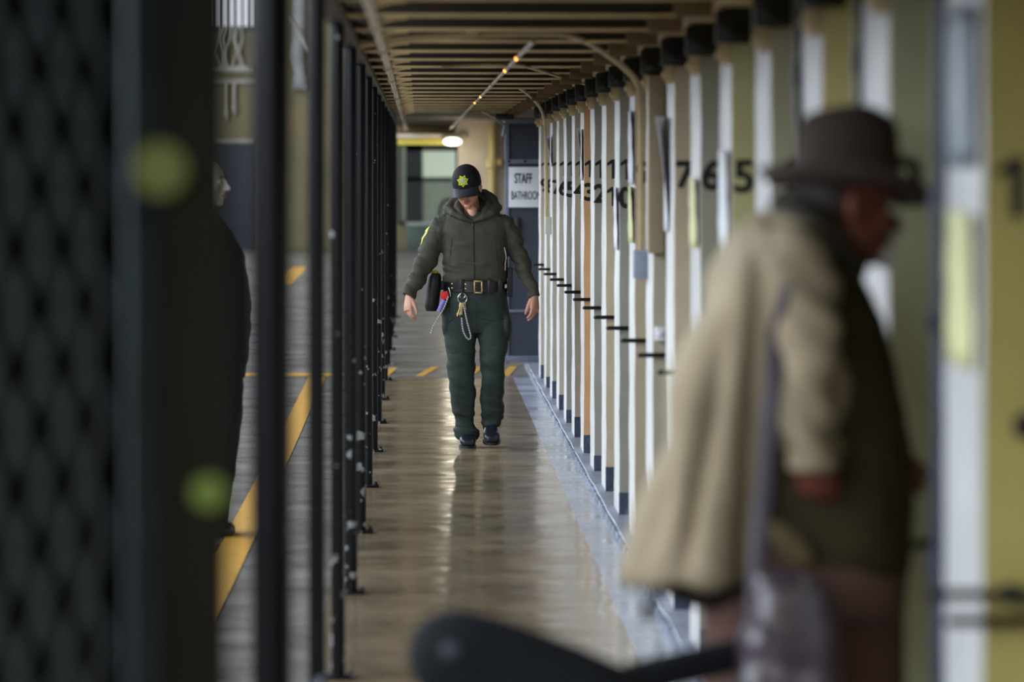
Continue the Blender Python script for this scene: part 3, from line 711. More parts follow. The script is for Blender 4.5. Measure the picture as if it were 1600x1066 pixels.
# front reference surface of the jacket for laid-on details
from mathutils.bvhtree import BVHTree
def surf(o):
    me = o.data; return BVHTree.FromPolygons([v.co for v in me.vertices], [tuple(p.vertices) for p in me.polygons])
def front(T, px, py, lift=.002, Qf=None):
    p = (Qf or Q)(px, py, 0)
    h = T.ray_cast(Vector((p.x, p.y - 1.2, p.z)), Vector((0, 1, 0)))
    y = h[0].y if h[0] is not None else p.y - .1
    return Vector((p.x, y - lift, p.z))
JT = surf(jk)
b = B(); b.tube([front(JT, 738.5 + .8 * k / 12 * 3, 343 + 95 * k / 12, .001) for k in range(13)], [(.004, .005)] * 13, 8); b.build('zipper', mat('zip_dark', (22, 22, 20), .5, .1), jk)
b = B(); b.ell(front(JT, 738.6, 352, .004), (.006, .004, .016), n=10, m=6); b.build('zip_pull', mat('zip_pull', (40, 40, 38), .4, .1), jk)
for pts in ([(706, 373), (704, 390), (703, 410), (703, 425)], [(694, 377), (700, 372), (712, 372)], [(772, 372), (775, 390), (777, 412), (777, 428)], [(692, 433), (715, 435), (738, 436)], [(742, 436), (765, 435), (789, 433)]):
    b = B(); b.tube([front(JT, x, y, -.0005) for x, y in pts], .0022, 6); b.build('seam', SEAM, jk)
# shoulder patch on the sleeve
def leftside(T, px_hint, py, yy, lift=.002):
    z = CAMZ - (py - VY) / SO
    h = T.ray_cast(Vector((Q(600, py).x, DO + yy, z)), Vector((1, 0, 0)))
    return Vector((h[0].x - lift, DO + yy, z)) if h[0] is not None else Q(px_hint, py, yy)
b = B(); V = []
for i in range(9):
    py = 354 + 29 * i / 8; w = .034 * (1 - .55 * max(0, (i - 4) / 4) ** 2) * (1 if i else .7)
    V.append([b.bm.verts.new(leftside(JT, 665, py, -.016 + w * q * .8, .003)) for q in (-1, -.5, 0, .5, 1)])
for i in range(8):
    for j in range(4):
        b.mi = 1 if (j in (1, 2) and 1 < i < 6) else 0
        b._face([V[i][j], V[i][j + 1], V[i + 1][j + 1], V[i + 1][j]])
o = b.build('shoulder_patch', [mat('patch_yellow', (240, 232, 90), .6, .08), mat('patch_centre', (70, 84, 50), .6, .1)], jk); tag(o, 'yellow-edged shoulder patch')
o.modifiers.new('s', 'SOLIDIFY').thickness = .002

# trousers
b = B()
def ring(l, r, y, dd, dy=0): return (Q((l + r) / 2, y).x, DO + dy, Z(y, DO), W((r - l) / 2), dd)
b.hloft([ring(697, 789, 440, .112), ring(694.5, 791, 452, .118), ring(692, 794, 470, .124), ring(690.5, 797, 488, .124), ring(691, 797, 504, .118), ring(694, 795, 520, .10)], 32, 2.4)
b.hloft([ring(691, 744, 500, .105), ring(694, 744.5, 524, .105, -.01), ring(696, 743, 545, .098, -.025), ring(699, 742, 566, .088, -.04), ring(701, 741.5, 590, .078, -.045), ring(703, 742, 615, .072, -.03), ring(706, 742, 640, .072, -.005),
         ring(711, 740, 660, .068, .015), ring(711, 745, 668, .075, .02), ring(708, 750, 673, .084, .015), ring(710, 748.5, 680, .084, .015), ring(715, 745, 687, .08, .02)], 26, 2.3)
b.hloft([ring(744, 797, 500, .105), ring(746, 796, 524, .105, -.02), ring(749, 793, 545, .098, -.045), ring(750, 789.5, 566, .088, -.06), ring(751, 788.5, 590, .078, -.055), ring(751.5, 788, 615, .072, -.035), ring(751, 788, 635, .072, -.0),
         ring(751, 787.5, 647, .072, .01), ring(752, 785, 655, .068, .02), ring(754, 779, 667, .066, .03), ring(756, 777.5, 673, .064, .03)], 26, 2.3)
# cargo pockets
b.ell(Q(698, 505, -.01), (.032, .08, .085)); b.ell(Q(791, 510, -.02), (.036, .085, .10))
def tfold(co):
    px = VX + co.x * SO; py = VY + (CAMZ - co.z) * SO
    v = .006 * noise.noise(Vector((co.x * 12, co.y * 10, co.z * 5))) + .006 * noise.noise(Vector((co.x * 9 + co.z * 8, co.y * 9, co.z * 22)))
    if py > 550: v += .011 * noise.noise(Vector((co.x * 10, co.y * 8, co.z * 15 + co.x * 9)))
    if py > 640: v += .010 * noise.noise(Vector((co.x * 8, co.y * 8, co.z * 40 + co.x * 12)))
    return v
tr = b.build('trousers', TROU, off, voxel=.0062, smooth=3, disp=tfold)
TT = surf(tr)
TS = mat('trouser_seam', (24, 32, 29), .7, .1)
for pts in ([(742, 458), (743, 475), (744, 495), (745, 515)], [(701, 474), (703, 490), (708, 497)], [(690.5, 500), (700, 503), (707, 499), (708, 492)], [(752, 497), (768, 500), (788, 497)], [(753, 537), (770, 538), (788, 534)], [(782, 460), (786, 476), (789, 490)], [(702, 546), (715, 549), (735, 547)]):
    b = B(); b.tube([front(TT, x, y, 0) for x, y in pts], .0025, 6); b.build('seam', TS, tr)

# boots
def boot(cx, ybot, dy, pitch, halfw, nm):
    base = Q(cx, ybot, dy); M = Matrix.Translation(base) @ Euler((pitch, 0, 0)).to_matrix().to_4x4()
    def rr(y, w, h, z0=0.0):
        out = []
        for k in range(20):
            t = 2 * PI * k / 20; c, s_ = math.cos(t), math.sin(t)
            out.append(M @ Vector((w * math.copysign(abs(c) ** .75, c), y, z0 + h / 2 + h / 2 * math.copysign(abs(s_) ** .8, s_))))
        return out
    b = B(); hw = halfw
    b.rings([rr(-.022, hw * .5, .030, .02), rr(-.012, hw * .86, .052, .012), rr(.01, hw * .98, .070, .010), rr(.05, hw, .082, .010), (rr(.09, hw * .93, .100, .010)), rr(.13, hw * .85, .125, .010), rr(.20, hw * .78, .13, .010), rr(.245, hw * .72, .12, .010), rr(.262, hw * .45, .09, .015)])
    sh = b
    sh.rings([[M @ Vector((hw * .78 * math.cos(2 * PI * k / 18), .185 + .062 * math.sin(2 * PI * k / 18), z)) for k in range(18)] for z in (.05, .11, .17, .19)])
    o = sh.build('boot', BOOT, off, voxel=.005, smooth=4)
    b = B(); out = []
    for z in (0, .016):
        r = []
        for k in range(28):
            t = 2 * PI * k / 28; c, s_ = math.cos(t), math.sin(t)
            wv_ = hw * (1.04 if s_ < .2 else .86)
            r.append(M @ Vector((wv_ * math.copysign(abs(c) ** .7, c), .119 + .150 * s_, z)))
        out.append(r)
    b.rings(out); b.build('sole', mat('boot_sole', (14, 14, 16), .6, .1), o)
    b = B()
    for k in range(4):
        y = .07 + .022 * k; z = .096 + .012 * k
        b.tube([M @ Vector((-.022, y, z - .006)), M @ Vector((0, y - .004, z + .004)), M @ Vector((.022, y, z - .006))], .0028, 6)
    b.build('laces', mat('boot_laces', (20, 22, 30), .7, .1), o)
boot(730.5, 700, -.10, 0, .051, 'left')
boot(768, 694, -.12, math.radians(4), .052, 'right')

# belt
b = B(); b.rings([[Vector((Q(742.5, y).x + (W(48.5) + o_) * math.cos(2 * PI * k / 40), DO + (.126 + o_) * math.sin(2 * PI * k / 40), Z(y, DO))) for k in range(40)] for y, o_ in ((456.5, 0), (456, .006), (439, .006), (438.5, 0))])
belt = b.build('belt', LEATHER, off)
BT = surf(belt)
b = B()
for (x0_, x1_, y0_, y1_) in ((740, 742, 438, 457.5), (751.3, 753.5, 438, 457.5), (740, 753.5, 437.5, 440), (740, 753.5, 455, 457.8)):
    p = Q((x0_ + x1_) / 2, (y0_ + y1_) / 2); f = front(BT, 746.5, 448, .004)
    b.box((p.x, f.y, p.z), (W(x1_ - x0_), .006, W(y1_ - y0_)))
for y_ in (443, 448, 453): p = Q(742.5, y_); b.tube([(p.x, f.y - .003, p.z), (p.x + .012, f.y - .003, p.z)], .0022, 6)
tag(b.build('buckle', BRASS, belt, bevel=.001), 'square brass buckle')
for (x_, y_) in ((706.5, 443), (706.5, 449.5), (727.5, 443.5), (727.5, 450.5)):
    b = B(); b.ell(front(BT, x_, y_, .002), (.0075, .005, .0075), n=12, m=8); tag(b.build('snap', BRASS, belt), 'brass snap')
for x_ in (721.5, 765, 781):
    b = B(); f = front(BT, x_, 447, .003); b.box(f, (W(7), .010, W(22))); b.build('keeper', LEATHER, belt, bevel=.002)

# cap
def capM(): return HM @ Matrix.Translation((0, .006, .036))
CM = capM(); CR = CM.to_3x3()
ca, cb_, cc = .0885, .106, .104
b = B(); rs = []
for i in range(11):
    a = (PI / 2) * i / 10.6; z = cc * math.sin(a); r_ = math.cos(a) ** .85
    rs.append([CM @ Vector((ca * r_ * math.cos(2 * PI * k / 32), cb_ * r_ * math.sin(2 * PI * k / 32), z)) for k in range(32)])
rs.insert(0, [CM @ Vector((ca * .99 * math.cos(2 * PI * k / 32), cb_ * .99 * math.sin(2 * PI * k / 32), -.022)) for k in range(32)])
b.rings(rs); CAPM = mat('black_cap_cloth', (19, 19, 23), .75, .15, 30, .3, 200, bdist=.001, spec=.3)
cap = b.build('cap', CAPM, off)
b = B(); b.ell(CM @ Vector((0, 0, cc * .985)), (.008, .008, .005), CR, 12, 6); b.build('button', CAPM, cap)
b = B(); V0 = []; V1 = []
nu, nv = 17, 7
def vis(u, v, t):
    a = -PI / 2 + u * 1.12; ex = .076 * v * math.cos(u * 1.25) ** .7 if abs(u) < 1.2 else 0
    x = ca * 1.0 * math.cos(a); y = cb_ * 1.0 * math.sin(a) - ex
    z = -.014 - .024 * v - .032 * abs(u) ** 2 * (v * .8 + .1) + t
    return CM @ Vector((x, y, z))
gt_ = [[b.bm.verts.new(vis(-1 + 2 * i / (nu - 1), j / (nv - 1), .002)) for j in range(nv)] for i in range(nu)]
gb_ = [[b.bm.verts.new(vis(-1 + 2 * i / (nu - 1), j / (nv - 1), -.002)) for j in range(nv)] for i in range(nu)]
for i in range(nu - 1):
    for j in range(nv - 1):
        b._face([gt_[i][j], gt_[i + 1][j], gt_[i + 1][j + 1], gt_[i][j + 1]]); b._face([gb_[i][j], gb_[i][j + 1], gb_[i + 1][j + 1], gb_[i + 1][j]])
    b._face([gt_[i][-1], gt_[i + 1][-1], gb_[i + 1][-1], gb_[i][-1]])
tag(b.build('visor', mat('faded_visor', (40, 38, 48), .7, .1, 20), cap), 'curved faded visor')
# star emblem wrapped on the crown
def onCap(u, v, lift):
    z = min(max(v, 0), cc * .97); r_ = math.cos(math.asin(z / cc)) ** .85
    x = u; y = -cb_ * r_ * math.sqrt(max(0, 1 - (x / (ca * r_)) ** 2))
    nrm_ = Vector((x / ca ** 2, y / cb_ ** 2, z / cc ** 2)).normalized()
    return CM @ (Vector((x, y, z)) + nrm_ * lift)
def star(r0, r1, n_, lift, c=(0.0, .036), inner=None):
    b = B(); pts = []
    for k in range(2 * n_):
        a = -PI / 2 + PI * k / n_; r = r0 if k % 2 == 0 else r1
        pts.append((c[0] + r * math.cos(a), c[1] + r * math.sin(a)))
    if inner is None:
        cv = b.bm.verts.new(onCap(c[0], c[1], lift)); vs = [b.bm.verts.new(onCap(*p, lift)) for p in pts]
        for i in range(len(vs)): b._face([cv, vs[i], vs[(i + 1) % len(vs)]])
    else:
        vs = [b.bm.verts.new(onCap(*p, lift)) for p in pts]; vi = [b.bm.verts.new(onCap(c[0] + (p[0] - c[0]) * inner, c[1] + (p[1] - c[1]) * inner, lift)) for p in pts]
        for i in range(len(vs)): j = (i + 1) % len(vs); b._face([vs[i], vs[j], vi[j], vi[i]])
    return b
EMY = mat('emblem_yellow', (206, 216, 40), .6, .05); EMG = mat('emblem_olive', (120, 130, 30), .6, .25, 60); EMC = mat('emblem_grey', (168, 160, 130), .6, .2, 60)
em = star(.034, .023, 7, .0035).build('emblem', EMG, cap, flat=True); tag(em, 'seven-pointed yellow star emblem')
for (bb_, m_) in ((star(.034, .0235, 7, .0042, inner=.80), EMY), (star(.0185, .0185, 9, .0046, inner=.80), EMY), (star(.0135, .0135, 9, .0046), EMC)):
    tmp_ = bb_.build('t', m_, None, flat=True)
    mi_ = len(em.data.materials); em.data.materials.append(m_)
    bm_ = bmesh.new(); bm_.from_mesh(em.data); n0 = len(bm_.faces); bm_.from_mesh(tmp_.data); bm_.faces.ensure_lookup_table()
    for f_ in bm_.faces[n0:]: f_.material_index = mi_
    bm_.to_mesh(em.data); bm_.free(); bpy.data.objects.remove(tmp_)
# silver ear stud and side cap studs
b = B(); b.ell(HM @ Vector((-.080, -.012, -.032)), (.006, .006, .010), n=10, m=6); tag(b.build('earring', STEEL, off), 'silver earring')

# things hanging on the officer
BLACKN = mat('black_nylon', (15, 15, 17), .6, .15, 20, .2, 150, bdist=.001)
t = thing('holster', Q(677, 455, -.01), 'black rounded pouch hanging at the officer\'s hip below the swung-out arm', 'pouch')
b = B(); c0 = Q(680, 427, .0); c1 = Q(673.5, 486, -.01); rs = []
for i in range(11):
    f_ = i / 10; c_ = c0.lerp(c1, f_); w_ = (.038 + .006 * min(1, f_ * 3)) * (1 if f_ < .9 else (.93 if f_ < .97 else .7)) * (1 if i else .8)
    rs.append([c_ + Vector((w_ * math.cos(2 * PI * k / 18), w_ * 1.15 * math.sin(2 * PI * k / 18), -.02 * (w_ * math.cos(2 * PI * k / 18)))) for k in range(18)])
b.rings(rs); b.build('pouch', BLACKN, t)
b = B(); b.ell(Q(679, 425.5, .0), (.024, .026, .013), n=16, m=8); tag(b.build('flap', mat('yellow_cap', (222, 200, 40), .5, .1), t), 'yellow top')
b = B(); b.box(Q(690, 446, .0), (W(16), .03, W(14))); b.build('strap', BLACKN, t, bevel=.004)
t = thing('radio', Q(793, 432, -.02), 'black radio with silver trim on the officer\'s belt beside the hanging arm', 'radio')
b = B(); b.box(Q(797, 441, -.02), (W(8.5), .06, W(46))); b.build('radio_body', BLACKN, t, bevel=.008)
b = B(); b.tube([Q(792, 420, -.02), Q(791, 400, -.02), Q(790, 388, -.015)], [.008, .007, .005], 10); b.build('antenna', BLACKN, t)
b = B(); b.tube([Q(787.5, 386, -.12), Q(789.5, 395, -.115), Q(790.5, 402, -.11), Q(789, 412, -.10), Q(789, 422, -.09)], .004, 8); tag(b.build('cord', STEEL, t), 'silver cord')
b = B(); b.box(Q(790, 447, -.06), (W(3), .006, W(6))); tag(b.build('clip', STEEL, t), 'silver clip')
ROPEW = mat('white_cord', (214, 210, 216), .7, .05); ROPEB = mat('black_cord', (22, 20, 30), .7, .05)
def rope(pts, r, name, parent=None):
    P_ = [Vector(p) for p in pts]
    for _ in range(2):
        q = [P_[0]]
        for i in range(len(P_) - 1): q += [P_[i] * .75 + P_[i + 1] * .25, P_[i] * .25 + P_[i + 1] * .75]
        q.append(P_[-1]); P_ = q
    L_ = [0]
    for i in range(1, len(P_)): L_.append(L_[-1] + (P_[i] - P_[i - 1]).length)
    st = .0050; n_ = int(L_[-1] / st); R_ = []
    for k in range(n_ + 1):
        t_ = L_[-1] * k / n_; i = 1
        while i < len(P_) - 1 and L_[i] < t_: i += 1
        f_ = (t_ - L_[i - 1]) / max(1e-6, L_[i] - L_[i - 1]); R_.append(P_[i - 1].lerp(P_[i], min(1, f_)))
    b = B(); b.tube(R_, r, 8)
    b.bm.faces.ensure_lookup_table()
    for idx, f_ in enumerate(b.bm.faces):
        seg, side = idx // 8, idx % 8
        f_.material_index = 1 if ((seg + side // 2) % 3 == 0) else 0
    return b.build(name, [ROPEW, ROPEB], parent)
hy = front(TT, 722, 470, .018).y - DO
t = thing('key_ring', Q(722, 465, hy), 'silver key ring with brass keys and a checked cord hanging from the belt', 'keys')
b = B(); b.tube([Q(722 + 7 * math.cos(2 * PI * k / 24), 465.5 + 7.5 * math.sin(2 * PI * k / 24), hy) for k in range(24)], .0028, 8, closed=True)
b.tube([Q(722 + 4.2 * math.cos(2 * PI * k / 18), 461 + 4.2 * math.sin(2 * PI * k / 18), hy - .004) for k in range(18)], .0026, 8, closed=True); tag(b.build('ring', STEEL, t), 'silver ring')
b = B(); b.box(Q(721.5, 455, hy + .003), (W(3.4), .012, W(9))); b.build('clip', LEATHER, t, bevel=.002)
for (xa, ya, xb, yb) in ((720, 472, 714, 493), (721, 472, 718, 492), (725, 471, 728, 483), (722, 474, 721, 491)):
    b = B(); a_, c_ = Q(xa, ya, hy - .004), Q(xb, yb, hy - .004); d_ = (c_ - a_).normalized(); sd = Vector((d_.z, 0, -d_.x))
    b.tube([a_, a_.lerp(c_, .3)], [(.004, .009), (.004, .007)], 8, ref=(0, 1, 0)); b.tube([a_.lerp(c_, .25), c_], .0032, 8); b.box(a_.lerp(c_, .85) + sd * .005, (.009, .003, .012))
    tag(b.build('key', BRASS, t), 'brass key')
hq = hy - .012
rope([Q(723, 473, hq), Q(726, 485, hq), Q(729, 500, hq), Q(733, 515, hq), Q(735.5, 524, hq), Q(734, 529.5, hq), Q(729.5, 528, hq), Q(724, 519, hq), Q(721.5, 507, hq), Q(721, 495, hq)], .0042, 'cord', t)
hy2 = front(TT, 700, 470, .02).y - DO
t = thing('red_tag', Q(694, 462, hy2), 'red tag with purple tube and checked cord swinging from the belt by the pouch', 'tag')
b = B(); b.box(Q(694.5, 461, hy2), (W(12), .014, W(12)), Euler((0, -.25, 0))); tag(b.build('tag_body', mat('red_plastic', (222, 36, 34), .45, .05), t, bevel=.003), 'bright red block')
b = B(); b.tube([Q(694, 468, hy2), Q(686, 486, hy2)], [.017, .015], 12); tag(b.build('tube', mat('purple_clear_plastic', (120, 108, 190), .25, .35, 60), t), 'shiny purple tube')
b = B(); b.tube([Q(701, 449, hy2 + .01), Q(703, 456, hy2), Q(703.5, 463, hy2)], .003, 8); b.build('hook', STEEL, t)
rope([Q(700, 463, hy2 - .008), Q(696, 475, hy2 - .016), Q(690, 487, hy2 - .016), Q(682, 500, hy2 - .01), Q(676, 510, hy2 - .01), Q(673, 520, hy2 - .01)], .0042, 'cord', t)

# ---------------------------------------------------------------- man in the hat, close to the camera
DM = 9.28; SM = F / DM
def G(px, py, dy=0.0): return Vector(((px - VX) / SM, DM + dy, CAMZ - (py - VY) / SM))
man = thing('person', (G(1240, 600).x, DM, 0), 'man in brown hat and tan coat seen from the side, leaning to the cells', 'person')
SKM = mat('ruddy_skin', (112, 58, 42), .55, .12, 16)
MM = Matrix.Translation(G(1325, 318, .02)) @ Euler((math.radians(10), math.radians(0), math.radians(104)), 'XYZ').to_matrix().to_4x4()
b = B(); head_shape(b, MM, 1.02)
b.tube([G(1310, 345, .02), G(1288, 385, .02), G(1262, 430, .02)], [.062, .066, .075], 16)
b.hloft([(G(x, y).x, DM + .02, Z(y, DM), W2, dd) for x, y, W2, dd in ((1270, 960, .09, .12), (1285, 850, .09, .12), (1290, 700, .09, .12), (1285, 560, .09, .13), (1260, 450, .08, .13), (1255, 410, .06, .09))])
for pts, rr in (([G(1240, 440, -.15), G(1250, 540, -.21), G(1255, 640, -.22), G(1258, 700, -.2)], [.055, .046, .038, .028]),
                ([G(1250, 440, .18), G(1290, 560, .24), G(1360, 680, .16), G(1370, 700, .14)], [.055, .046, .038, .030]),
                ([G(1190, 920, -.08), G(1175, 1080, -.09), G(1165, 1240, -.09), G(1155, 1400, -.08), G(1145, 1545, -.08)], [.085, .075, .058, .05, .04]),
                ([G(1320, 920, .10), G(1345, 1080, .10), G(1350, 1240, .10), G(1345, 1400, .11), G(1330, 1545, .11)], [.085, .075, .058, .05, .04])):
    b.tube(pts, rr, 14)
hand(b, G(1257, 706, -.20), (.05, .3, -1), (1, -.3, 0), (.3, 1, 0), .82, .9, .4)
hand(b, G(1372, 705, .13), (.5, -.4, -.7), (.6, -.3, .5), (.2, .9, .2), 1.0, .8, .4)
mb = b.build('body', SKM, man, voxel=.006, smooth=2)
face_details(MM, mb, 1.02, (70, 60, 50), (130, 70, 60), 'man')
HR3 = MM.to_3x3()
b = B(); b.ell(MM @ Vector((0, .045, .01)), (.082, .075, .085), HR3, 20, 12); b.ell(MM @ Vector((0, .07, -.055)), (.062, .04, .05), HR3, 16, 10); b.build('hair', mat('dark_grey_hair', (52, 44, 40), .7, .2, 40), man)
b = B()
b.ell(MM @ Vector((0, -.098, -.088)), (.026, .018, .026), HR3, 14, 10); b.ell(MM @ Vector((0, -.106, -.046)), (.03, .014, .010), HR3, 14, 8)
tag(b.build('beard', mat('white_beard', (196, 192, 188), .8, .15, 60), man), 'short white beard')
# hat
HAT = mat('brown_felt', (72, 60, 55), .85, .14, 12, .3, 120, bdist=.002, spec=.2)
hm = Matrix.Translation(G(1324, 279, .01)) @ Euler((math.radians(4), math.radians(3), math.radians(104)), 'XYZ').to_matrix().to_4x4()
b = B(); rs = []
for z, a_, c_ in ((-.015, .090, .106), (0, .090, .106), (.03, .089, .105), (.065, .087, .103), (.095, .083, .099), (.110, .077, .093), (.118, .064, .080), (.115, .035, .05), (.108, .008, .015)):
    rs.append([hm @ Vector((a_ * math.cos(2 * PI * k / 32), c_ * math.sin(2 * PI * k / 32), z * 1.12 + (.010 * math.cos(4 * PI * k / 32) if z > .09 else 0))) for k in range(32)])
b.rings(rs); hat = b.build('hat', HAT, man)
b = B(); rs = []
for r_, z in ((1.0, 0), (1.25, -.010), (1.5, -.016), (1.62, -.010), (1.66, .0), (1.62, -.006), (1.5, -.022), (1.25, -.016), (1.0, -.008)):
    ring_ = []
    for k in range(36):
        t_ = 2 * PI * k / 36; x_, y_ = .088 * (r_ * .93 + .07) * math.cos(t_), .108 * r_ * math.sin(t_)
        ring_.append(hm @ Vector((x_, y_, z - .012 + (r_ - 1) * (.045 * math.cos(t_) ** 2 - .02 * max(0, -math.sin(t_)) + .035 * max(0, math.sin(t_))))))
    rs.append(ring_)
b.rings(rs, cap=False); b.build('brim', HAT, hat)
b = B(); b.rings([[hm @ Vector((a_ * math.cos(2 * PI * k / 32), c_ * math.sin(2 * PI * k / 32), z)) for k in range(32)] for z, a_, c_ in ((-.004, .0915, .1095), (.0, .0925, .1105), (.024, .0915, .109), (.028, .089, .107))])
tag(b.build('hat_band', mat('mauve_band', (86, 74, 80), .6, .1), hat), 'greyish band')
# coat
COAT = mat('tan_coat_cloth', (152, 138, 114), .8, .10, 7, .25, 120, bdist=.002, spec=.2)
DARKV = mat('shaded_coat_cloth', (58, 51, 34), .85, .15, 7, .2, 120, bdist=.002, spec=.2)  # coat front coloured dark olive to carry its natural shading
def lrow(l, r, y, dd, dy=0): return (G((l + r) / 2, y).x, DM + dy, Z(y, DM), (r - l) / 2 / SM, dd)
b = B()
b.hloft([lrow(973, 1175, 898, .21, -.02), lrow(974, 1178, 892, .215, -.02), lrow(979, 1182, 878, .215, -.02), lrow(993, 1190, 833, .215), lrow(1009, 1196, 753, .21), lrow(1035, 1205, 666, .205), lrow(1050, 1215, 590, .205), lrow(1076, 1230, 500, .20), lrow(1118, 1255, 415, .195), lrow(1152, 1275, 362, .15), lrow(1195, 1285, 335, .09), lrow(1222, 1285, 322, .05)], 30, 2.4)
b.hloft([lrow(1190, 1330, 700, .19, .02), lrow(1185, 1340, 600, .195, .02), lrow(1180, 1330, 500, .20, .02), lrow(1170, 1318, 420, .19, .02), lrow(1185, 1305, 375, .13, .02), lrow(1215, 1300, 350, .08, .02)], 24, 2.3)
b.tube([G(1225, 395, -.10), G(1235, 420, -.15), G(1245, 500, -.20), G(1250, 580, -.22), G(1252, 660, -.225), G(1255, 725, -.215)], [.075, .078, .062, .056, .052, .050], 16)
b.tube([G(1255, 400, .12), G(1270, 450, .19), G(1300, 560, .22), G(1350, 660, .17)], [.08, .085, .072, .06], 16)
def mfold(co):
    px = VX + co.x * SM; py = VY + (CAMZ - co.z) * SM
    v = .008 * noise.noise(Vector((co.x * 9, co.y * 6, co.z * 3.0)))
    if px > 1190: v += .020 * noise.noise(Vector((co.x * 10, co.y * 10, co.z * 17 + co.x * 8)))
    else: v += .028 * noise.noise(Vector((co.x * 13 + co.z * 3, co.y * 6 + 4, co.z * 1.6)))
    for gx, sl, y0_, wd, am in ((1112, .16, 500, 15, .040), (1166, .06, 380, 12, .030), (1068, .20, 620, 11, .022)):
        v -= am * math.exp(-((px - (gx - (py - 560) * sl)) / wd) ** 2) * min(1, max(0, (py - y0_) / 140)) * min(1, max(.15, (905 - py) / 90)) * (1 if px < 1195 else 0)
    return v
coat = b.build('coat', COAT, man, voxel=.009, smooth=3, disp=mfold)
b = B()
b.hloft([lrow(1165, 1428, 905, .17, .03), lrow(1165, 1431, 850, .18, .03), lrow(1168, 1432, 784, .18, .03), lrow(1175, 1426, 689, .175, .03), lrow(1180, 1408, 600, .17, .03), lrow(1190, 1385, 500, .165, .03), lrow(1210, 1345, 418, .14, .03), lrow(1235, 1332, 390, .09, .03)], 28, 2.3)
tag(b.build('shaded_coat_front', DARKV, man, voxel=.010, smooth=3, disp=cloth(.006, (6, 6, 4), .004, (14, 14, 18))), 'shaded front of the coat, coloured dark olive')
b = B(); b.tube([G(1222, 318, -.06), G(1250, 332, -.085), G(1290, 372, -.085), G(1328, 412, -.05), G(1338, 420, .03), G(1320, 405, .09), G(1270, 350, .10), G(1228, 318, .06)], .028, 12, closed=True)
b.build('collar', mat('dark_brown_collar', (52, 46, 38), .8, .15), man)
b = B(); b.ell(G(1226, 842, -.172), (.060, .014, .026), Euler((0, .75, 0))); tag(b.build('pocket_flap', mat('ochre_flap', (104, 90, 58), .8, .15, 9, .3, 80), man, smooth=1), 'ochre pocket flap')
b = B(); b.hloft([lrow(1070, 1190, 945, .14, .0), lrow(1030, 1195, 925, .165, .0), lrow(990, 1195, 900, .18, .0), lrow(985, 1195, 885, .18, .0)], 24, 2.4); tag(b.build('lining', mat('black_lining', (17, 16, 14), .8, .1), man), 'black lining under the coat hem')
b = B(); b.tube([G(1018, 900, -.1), G(1016, 930, -.1), G(1011, 950, -.1), G(1009, 966, -.1)], [.007, .009, .014, .009], 8); b.build('hem_strap', mat('black_strap', (20, 20, 20), .7, .1), man)
TRM = mat('pinkish_brown_trousers', (94, 70, 64), .8, .15, 6, .2, 100, spec=.2); 
b = B(); b.hloft([lrow(1100, 1420, 965, .16, .02), lrow(1110, 1425, 900, .17, .02), lrow(1140, 1420, 850, .16, .02)], 26, 2.3)
for pts, rr in (([G(1185, 930, -.06), G(1170, 1080, -.09), G(1162, 1240, -.09), G(1152, 1400, -.08), G(1146, 1555, -.08)], [.115, .10, .085, .075, .07]),
                ([G(1335, 930, .08), G(1348, 1080, .10), G(1352, 1240, .10), G(1346, 1400, .11), G(1334, 1555, .11)], [.115, .10, .085, .075, .07])): b.tube(pts, rr, 16)
b.build('trousers', TRM, man, voxel=.010, smooth=3, disp=cloth(.006, (6, 6, 4)))
for cx, dy in ((1150, -.08), (1336, .11)):
    b = B(); f0 = G(cx, 0, dy); f0.z = 0; rs = []
    for x_, w_, h_ in ((-.09, .025, .06), (-.075, .036, .08), (-.02, .040, .10), (.05, .043, .085), (.13, .047, .06), (.17, .040, .05), (.19, .02, .035)):
        rs.append([f0 + Vector((x_, w_ * math.cos(2 * PI * k / 16), .002 + h_ / 2 + h_ / 2 * math.sin(2 * PI * k / 16))) for k in range(16)])
    b.rings(rs); b.build('shoe', mat('brown_shoe', (50, 38, 30), .4, .15), man)
# shoulder bag
bag = thing('shoulder_bag', G(1190, 960, -.26), 'purple-grey leather shoulder bag hanging at the man\'s hip on a long strap', 'bag')
BAGM = mat('purple_grey_leather', (62, 50, 60), .28, .35, 9, .6, 14, bdist=.02, spec=.8)
b = B(); b.hloft([(G(1215, 1095).x, DM - .30, Z(1095, DM), .075, .055), (G(1215, 1080).x, DM - .30, Z(1080, DM), .095, .07), (G(1215, 980).x, DM - .30, Z(980, DM), .092, .065), (G(1212, 900).x, DM - .30, Z(900, DM), .07, .045), (G(1200, 872).x, DM - .30, Z(872, DM), .045, .025)], 24, 3)
b.build('pouch', BAGM, bag, voxel=.008, smooth=2, disp=cloth(.016, (11, 9, 7), .006, (25, 25, 18)))
b = B(); b.hloft([(G(1235, 1010).x, DM - .35, Z(1010, DM), .055, .022), (G(1225, 950).x, DM - .35, Z(950, DM), .075, .03), (G(1215, 890).x, DM - .335, Z(890, DM), .07, .03)], 20, 3); b.build('flap', BAGM, bag, voxel=.007, smooth=2, disp=cloth(.01, (11, 9, 9)))
CT = surf(coat)
spts = [front(CT, x, y, -.004, G) for x, y in ((1222, 440), (1208, 490), (1200, 530))]
spts += [G(1194, 580, -.262), G(1188, 650, -.27), G(1181, 730, -.272), G(1172, 820, -.275), G(1166, 880, -.30), G(1166, 960, -.33), G(1160, 1060, -.33)]
b = B(); b.tube(spts, [(.006, .018)] * len(spts), 10, ref=(0, 1, 0)); b.build('strap', mat('mauve_strap', (74, 66, 76), .5, .15, 10), bag)
b = B(); b.tube([G(1238, 905, -.365), G(1240, 880, -.34)], .012, 8); tag(b.build('buckle', STEEL, bag), 'metal buckle')
